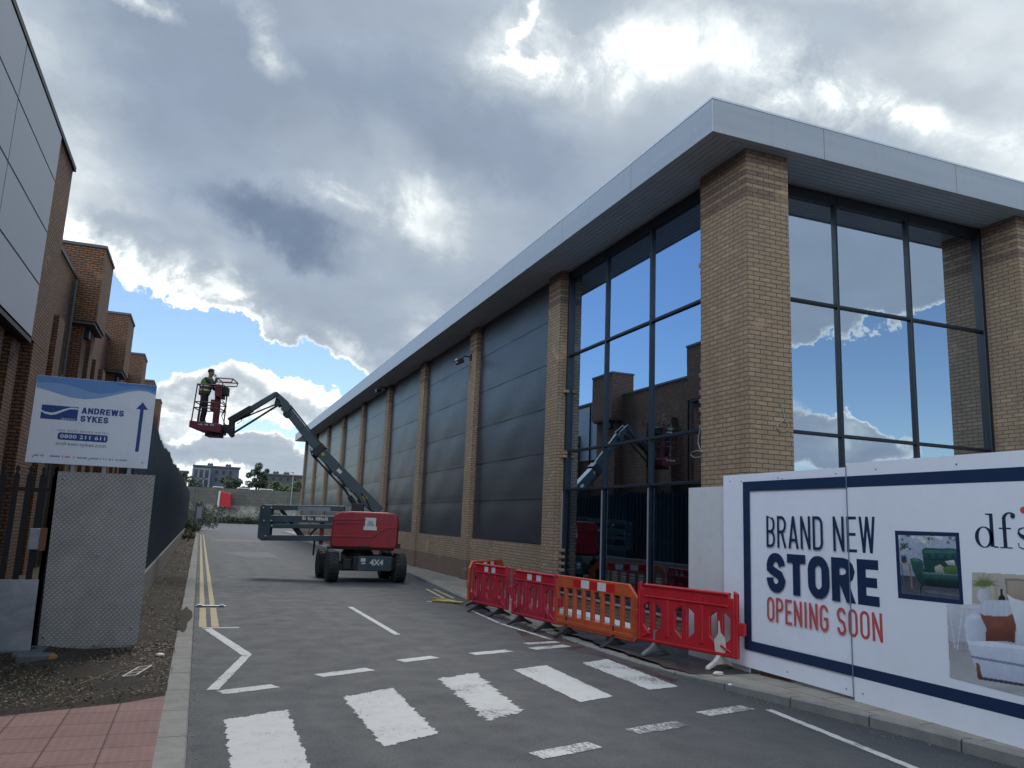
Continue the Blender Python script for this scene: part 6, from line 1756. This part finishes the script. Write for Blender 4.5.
# vest: shell round the torso
vs = []; fs = []
def tor(z): # torso half-widths by height
    t = max(0, min(1, (z - .98) / .5)); return (.165 + .01 * sin(t * 3)), (.150 + .06 * sin(min(1, t * 1.15) * 1.9))
rings = [.95, 1.02, 1.10, 1.20, 1.30, 1.38, 1.44, 1.475]
ns = 24
for z in rings:
    t = (z - .95) / .52; cx = .005 + .085 * t ** 1.2
    rx = .150 + .025 * sin(t * 2.4); ry = .155 + .055 * sin(min(1, t) * 1.9)
    if z > 1.40: k_ = (z - 1.40) / .075; rx *= 1 - .25 * k_; ry *= 1 - .18 * k_
    for i in range(ns): vs.append((cx + rx * cos(2 * pi * i / ns), ry * sin(2 * pi * i / ns), z))
for j in range(len(rings) - 1):
    for i in range(ns): fs.append((j*ns+i, j*ns+(i+1)%ns, (j+1)*ns+(i+1)%ns, (j+1)*ns+i))
vm = MB(); vm._add(vs, fs); vest = vm.build('vest', M['hivis'], man, local=True, smooth=True)
sf_ = vest.modifiers.new('solid', 'SOLIDIFY'); sf_.thickness = .012; sf_.offset = 1
vm = MB()
for z0_, rx, ry, cx in ((1.06, .166, .192, .018), (1.20, .178, .212, .035)):
    for i in range(ns):
        a0, a1 = 2 * pi * i / ns, 2 * pi * (i + 1) / ns
        vm._add([(cx + (rx + .016) * cos(a0), (ry + .016) * sin(a0), z0_), (cx + (rx + .016) * cos(a1), (ry + .016) * sin(a1), z0_), (cx + (rx + .017) * cos(a1), (ry + .017) * sin(a1), z0_ + .05), (cx + (rx + .017) * cos(a0), (ry + .017) * sin(a0), z0_ + .05)], [(0, 1, 2, 3)])
vm.build('reflective_band', M['reflect_white'], vest, local=True)
bmh = bmesh.new(); bmesh.ops.create_uvsphere(bmh, u_segments=18, v_segments=12, radius=1)
hv = MB()
bmh.verts.index_update()
hv._add([(.145 + v.co.x * .103, v.co.y * .091, 1.705 + v.co.z * .088) for v in bmh.verts], [[v.index for v in f.verts] for f in bmh.faces if not (f.calc_center_median().z < -.15 and f.calc_center_median().x > .05) and f.calc_center_median().z > -.75 and not (f.calc_center_median().x > .62 and f.calc_center_median().z < .35)])
bmh.free(); hv.build('hair', M['hair'], man, local=True, smooth=True)

# ================================================================== far end of the street
def crown(m_, c, r, n, leaf=.12, sq=1.0, seed=None):
    rnd = random.Random(seed if seed is not None else n)
    cl = [(Vector((rnd.gauss(0, .45), rnd.gauss(0, .45), rnd.gauss(0, .38) * sq)), rnd.uniform(.25, .5)) for _ in range(max(6, n // 160))]
    for _ in range(n):
        q_, rr_ = rnd.choice(cl)
        p = Vector((rnd.gauss(0, 1), rnd.gauss(0, 1), rnd.gauss(0, 1))).normalized() * rr_ * rnd.uniform(.6, 1)
        p = (q_ + p) * r; p.z *= sq; p += Vector(c)
        u = Vector((rnd.gauss(0, 1), rnd.gauss(0, 1), rnd.gauss(0, .6))).normalized() * leaf * rnd.uniform(.6, 1.3)
        v = u.orthogonal().normalized() * leaf * .5
        m_.poly([p - u, p - v, p + u, p + v])
def bush(x, y, z, r, n, label, mt='leaf', leaf=.12, sq=.8, name='bush', group='bushes round the end of the street'):
    b_ = thing(name, label, name, (x, y, z), 0, group)
    m_ = MB(); crown(m_, (x, y, z + r * .75 * sq), r, n, leaf, sq, int(x * 13 + y * 7)); m_.build('foliage', M[mt], b_)
    m_ = MB()
    for k_ in range(4): m_.tube([(x, y, z), (x + random.uniform(-.4, .4) * r, y + random.uniform(-.3, .3) * r, z + r * .8 * sq)], .03 + .01 * r, 5, r2=.01)
    m_.build('stem', M['bark'], b_)
    return b_
FY = 148.0
b = MB(); b.box(-14, 60, FY, FY + 1.2, 0, 3.1)
q = MN('weathered_retaining_wall'); n = q.noise(q.pos, .8, 8, .7, .5); f = q.noise(q.map(q.pos, (1, 1, .25)), 2.2, 6, .7)
col = q.mix(q.rng(n, .35, .65), (.10, .085, .065), (.42, .38, .32)); col = q.mix(q.rng(f, .5, .75, 0, .8), col, (.07, .055, .045)); col = q.mix(q.rng(q.noise(q.pos, 1.6, 5, .6), .58, .7, 0, .8), col, (.20, .085, .05))
q.bump(n, .6, .1); M['retaining'] = q.fin(col, .95, 0)
RW = b.build('retaining_wall', M['retaining'], None, 'stained concrete retaining wall across the far end of the street', 'wall')
b = MB(); b.box(-14, 60, FY + .1, FY + 1.0, 3.103, 6.05)
q = MN('grey_block_parapet'); n = q.noise(q.pos, .5, 7, .65); bk = q.brick(q.uv, 1.2, .6, .03, (.115, .108, .085), (.14, .13, .105), (.075, .07, .055)); col = q.mix(q.rng(n, .4, .7, 0, .6), bk['Color'], (.07, .07, .055)); M['parapet'] = q.fin(col, .95, 0)
b.build('parapet_wall', M['parapet'], None, 'grey-green block wall standing on top of the stained retaining wall', 'wall')
g = MB(); g.poly([(-80, FY + 1.2, 5.6), (140, FY + 1.2, 5.6), (160, 420, 6.5), (-120, 420, 6.5)]); structure('embankment', g, M['soil'])
g = MB(); g.box(-80, -.95, 72, 73, 0, 1.2); g.box(20, 140, FY, FY + 1, 0, 5.6); structure('terrain', g, M['soil'])
# red box on posts
RS = thing('red_container', 'tilted bright red box raised on posts in front of the far wall', 'container', (3.6, 146.5, 0))
pr = lambda x, y: back(x, y, 1, 146.5)
qd = [pr(220.0, 491), (pr(231, 493.5)), pr(230.8, 508), pr(219.8, 506.5)]
b = MB(); b.prism([(p.x, p.z) for p in qd], (0, 146.5, 0), (1, 0, 0), (0, 0, 1), -1.4); b.build('body', M['plastic_red2'], RS, bevel=.05)
a = pr(220.3, 491.5); b = MB(); b.prism([(a.x - .28, qd[3].z - .1), (a.x + .02, qd[3].z - .15), (a.x + .06, a.z), (a.x - .22, a.z + .1)], (0, 146.4, 0), (1, 0, 0), (0, 0, 1), -1.3); b.build('white_side', M['label_white'], RS)
b = MB(); b.box(2.9, 3.0, 146.9, 147, 0, qd[3].z); b.box(4.2, 4.3, 146.9, 147, 0, qd[2].z); b.build('post', M['steel'], RS)
# houses on the ridge
def far_house(label, x0, x1, y, z0, z1, wallc, wins, chims, flat_=True):
    H = thing('apartment_block', label, 'building', ((x0 + x1) / 2, y, z0), 0, 'blocks on the ridge behind the far wall')
    b = MB(); b.box(x0, x1, y, y + 9, z0 - 3, z1); b.build('wall', wallc, H)
    b = MB(); b.box(x0 - .3, x1 + .3, y - .3, y + 9.3, z1 + .003, z1 + .35); rf_ = b.build('roof', M['coping'], H)
    for cx in chims:
        b = MB(); b.box(cx - .7, cx + .7, y + 2, y + 4, z1 + .353, z1 + 1.0); b.box(cx - .45, cx - .2, y + 2.5, y + 2.8, z1 + .98, z1 + 1.25); b.box(cx + .2, cx + .45, y + 2.5, y + 2.8, z1 + .98, z1 + 1.25); b.build('chimney', wallc, rf_)
    for (wx, wz, ww, wh) in wins:
        b = MB(); b.box(wx - ww / 2, wx + ww / 2, y - .06, y - .003, wz, wz + wh); f = b.build('window', M['coping'], H)
        b = MB(); b.box(wx - ww / 2 + .12, wx + ww / 2 - .12, y - .08, y - .063, wz + .12, wz + wh - .12); b.build('pane', M['joint'], f)
    return H
slate = mottled('far_dark_render', (.085, .10, .125), .8, 0, .1, .3); slate2 = mottled('far_brown_render', (.085, .08, .075), .8, 0, .1, .3); palef = mottled('far_white_render', (.19, .20, .21), .8, 0, .1, .5)
HA = far_house('dark slate-coloured block on the ridge, left one, with a white framed corner', -2.6, 8.3, 215, 8.5, 13.1, slate, [(2.8 + 1.7 * i, z, .9, 1.2) for i in range(3) for z in (9.4, 11.3)], (1.2, 5.6))
b = MB()
for x in (-2.9, -1.6, -.3, 1.0): b.box(x, x + .4, 213.2, 213.6, 7.5, 12.2)
b.box(-2.9, 1.4, 213.15, 213.65, 12.203, 12.6); b.box(-2.5, .98, 213.2, 213.6, 9.8, 10.1); b.build('white_frame', palef, HA)
far_house('long low brownish block on the ridge, right one, beside the far end of the showroom', 14.2, 26, 222, 8.5, 12.3, slate2, [(15.5 + 1.9 * i, z, .9, 1.1) for i in range(5) for z in (9.0, 10.8)], (18.2, 21.0))
far_house('partly hidden grey block at the left edge of the ridge', -12, -4.2, 225, 8, 11.9, slate2, [(-10 + 2 * i, 10, .9, 1.1) for i in range(3)], (-7,))
# tree between them
T = thing('tree', 'dark broad tree between the two blocks on the ridge', 'tree', (11.0, 185, 5.7))
m_ = MB(); m_.tube([(11, 185, 5.6), (11.1, 185, 8), (11.0, 185, 11)], .28, 8, r2=.08)
for dx, dz in ((-1.6, 2.2), (1.5, 2.4), (-.8, 3.5), (.9, 3.6), (2.2, 1.2)): m_.tube([(11, 185, 7.4), (11 + dx * .6, 185, 7.8 + dz * .6), (11 + dx, 185, 7.8 + dz)], .10, 6, r2=.03)
m_.build('trunk', M['bark'], T)
m_ = MB(); crown(m_, (11.2, 185, 10.3), 1.9, 1500, .26, 1.0, 5); crown(m_, (10.4, 185, 8.6), 1.9, 800, .25, .75, 6); crown(m_, (12.2, 185, 8.3), 1.6, 600, .25, .75, 8); m_.build('crown', M['leaf2'], T)
# shrubs on the ridge and along the wall foot, each with its own place
for (x, y, z, r, n, lab, mt, lf) in (
    (-1.5, 170, 6, 2.2, 900, 'low dark bush on the ridge below the white framed corner', 'leaf2', .26),
    (5.6, 172, 6, 2.7, 1300, 'round dark bush on the ridge left of the tall tree', 'leaf2', .26),
    (8.3, 172, 6, 1.4, 450, 'small bush at the left foot of the ridge tree', 'leaf2', .24),
    (15.0, 172, 6, 2.6, 1300, 'green bush on the ridge right of the tall tree', 'leaf', .26),
    (18.4, 170, 6, 2.9, 1500, 'wide green bush on the ridge below the right block', 'leaf', .26),
    (22.6, 168, 6, 3.0, 1500, 'olive green bush on the ridge beside the far eaves of the showroom', 'leaf', .26),
    (-3.9, 150, 5.5, 2.0, 800, 'dark bush rising behind the far end of the metal fence', 'leaf2', .24),
    (.6, 146.2, 0, 2.2, 1400, 'low weedy bush at the foot of the far wall, left of the red container', 'leaf2', .14),
    (5.2, 146.4, 0, .9, 420, 'low weedy bush at the foot of the far wall, right of the red container', 'leaf2', .14),
    (8.0, 146.6, 0, 1.0, 420, 'weedy bush at the foot of the far wall near its middle', 'leaf2', .14),
    (11.2, 145.6, 0, 1.9, 1100, 'taller green bush at the foot of the far wall above the lift arms', 'leaf', .16),
    (-.50, 62.0, .05, .95, 2200, 'green bush spilling over the kerb at the end of the yellow lines', 'leaf', .07),
    (-.62, 74.0, .05, 1.5, 3600, 'tall dark green bush beyond the end of the metal fence', 'leaf2', .07),
    (-.55, 52.0, .05, .50, 800, 'small brownish bush at the low concrete wall', 'litter', .05),
    (-.5, 84.0, 0, 2.1, 3600, 'ivy-dark bush behind the others left of the road end', 'leaf2', .12)):
    bush(x, y, z, r, n, lab, mt, lf)
wd = MB()
rnd = random.Random(3)
for k_ in range(3800):
    x = rnd.uniform(.2, 22); y = 147.9 - abs(rnd.gauss(0, .5)); z = abs(rnd.gauss(0, .45)) * (1.0 if rnd.random() < .8 else 1.8)
    u = Vector((rnd.gauss(0, 1), 0, rnd.gauss(0, 1))).normalized() * .13; wd.poly([Vector((x, y, z)) - u, Vector((x, y, z)) - u.orthogonal() * .5, Vector((x, y, z)) + u, Vector((x, y, z)) + u.orthogonal() * .5])
wd.build('weeds', M['leaf_far'], None, kind='stuff', cat='weeds', label='strip of weeds growing along the foot of the far wall')
for (x, y, lab, h) in ((-.62, 71.5, 'grey leaning post at the end of the metal fence', 3.9), (-.35, 66, 'short pale post in the verge near the fence end', 2.3)):
    b = MB(); b.tube([(x, y, 0), (x + .06, y, h)], .05, 8); b.build('post', M['steel'], None, lab, 'post')
b = MB(); b.tube([(-.15, 68, .6), (-.15, 68, 2.2)], .03, 6); b.box(-.35, .12, 67.9, 67.94, 1.3, 2.2); b.build('small_sign', M['pale_clad'], None, 'small grey sign plate seen past the end of the metal fence', 'sign')
b = MB(); b.tube([(15.0, 147.6, 0), (15.0, 147.6, 9.4)], .09, 8, r2=.05); b.box(14.6, 15.1, 147.5, 147.7, 9.35, 9.5); b.build('street_lamp', M['steel'], None, 'thin grey lamp post in front of the far wall beside the showroom', 'street lamp')
for (x, w_, lab) in ((6.9, 2.3, 'white van roof showing above the far wall, left one'), (10.9, 2.6, 'white van roof showing above the far wall, right one'), (2.6, 2.0, 'pale car roof showing above the far wall, leftmost one')):
    vn = thing('parked_van', lab, 'van', (x, 151, 5.6), 0, 'vehicles parked behind the far wall')
    b = MB(); b.prism([(x - w_ / 2, 5.7), (x + w_ / 2, 5.7), (x + w_ / 2, 6.0), (x + w_ / 2 - .3, 6.32), (x - w_ / 2 + .15, 6.38), (x - w_ / 2, 6.2)], (0, 151, 0), (1, 0, 0), (0, 0, 1), -1.8); b.build('body', M['label_white'], vn, bevel=.06)
    b = MB(); b.box(x - w_ / 2 + .2, x + w_ / 2 - .4, 150.985, 150.997, 5.95, 6.2); b.build('window', M['joint'], vn)
# pale kerb island and low yellow line far on the right of the road end
b = MB(); b.box(8.5, 40, 73, 90, .001, .09); structure('pavement', b, M['slabs'])
b = MB(); b.box(3.8, 4.4, 96, 96.5, 0, .9);
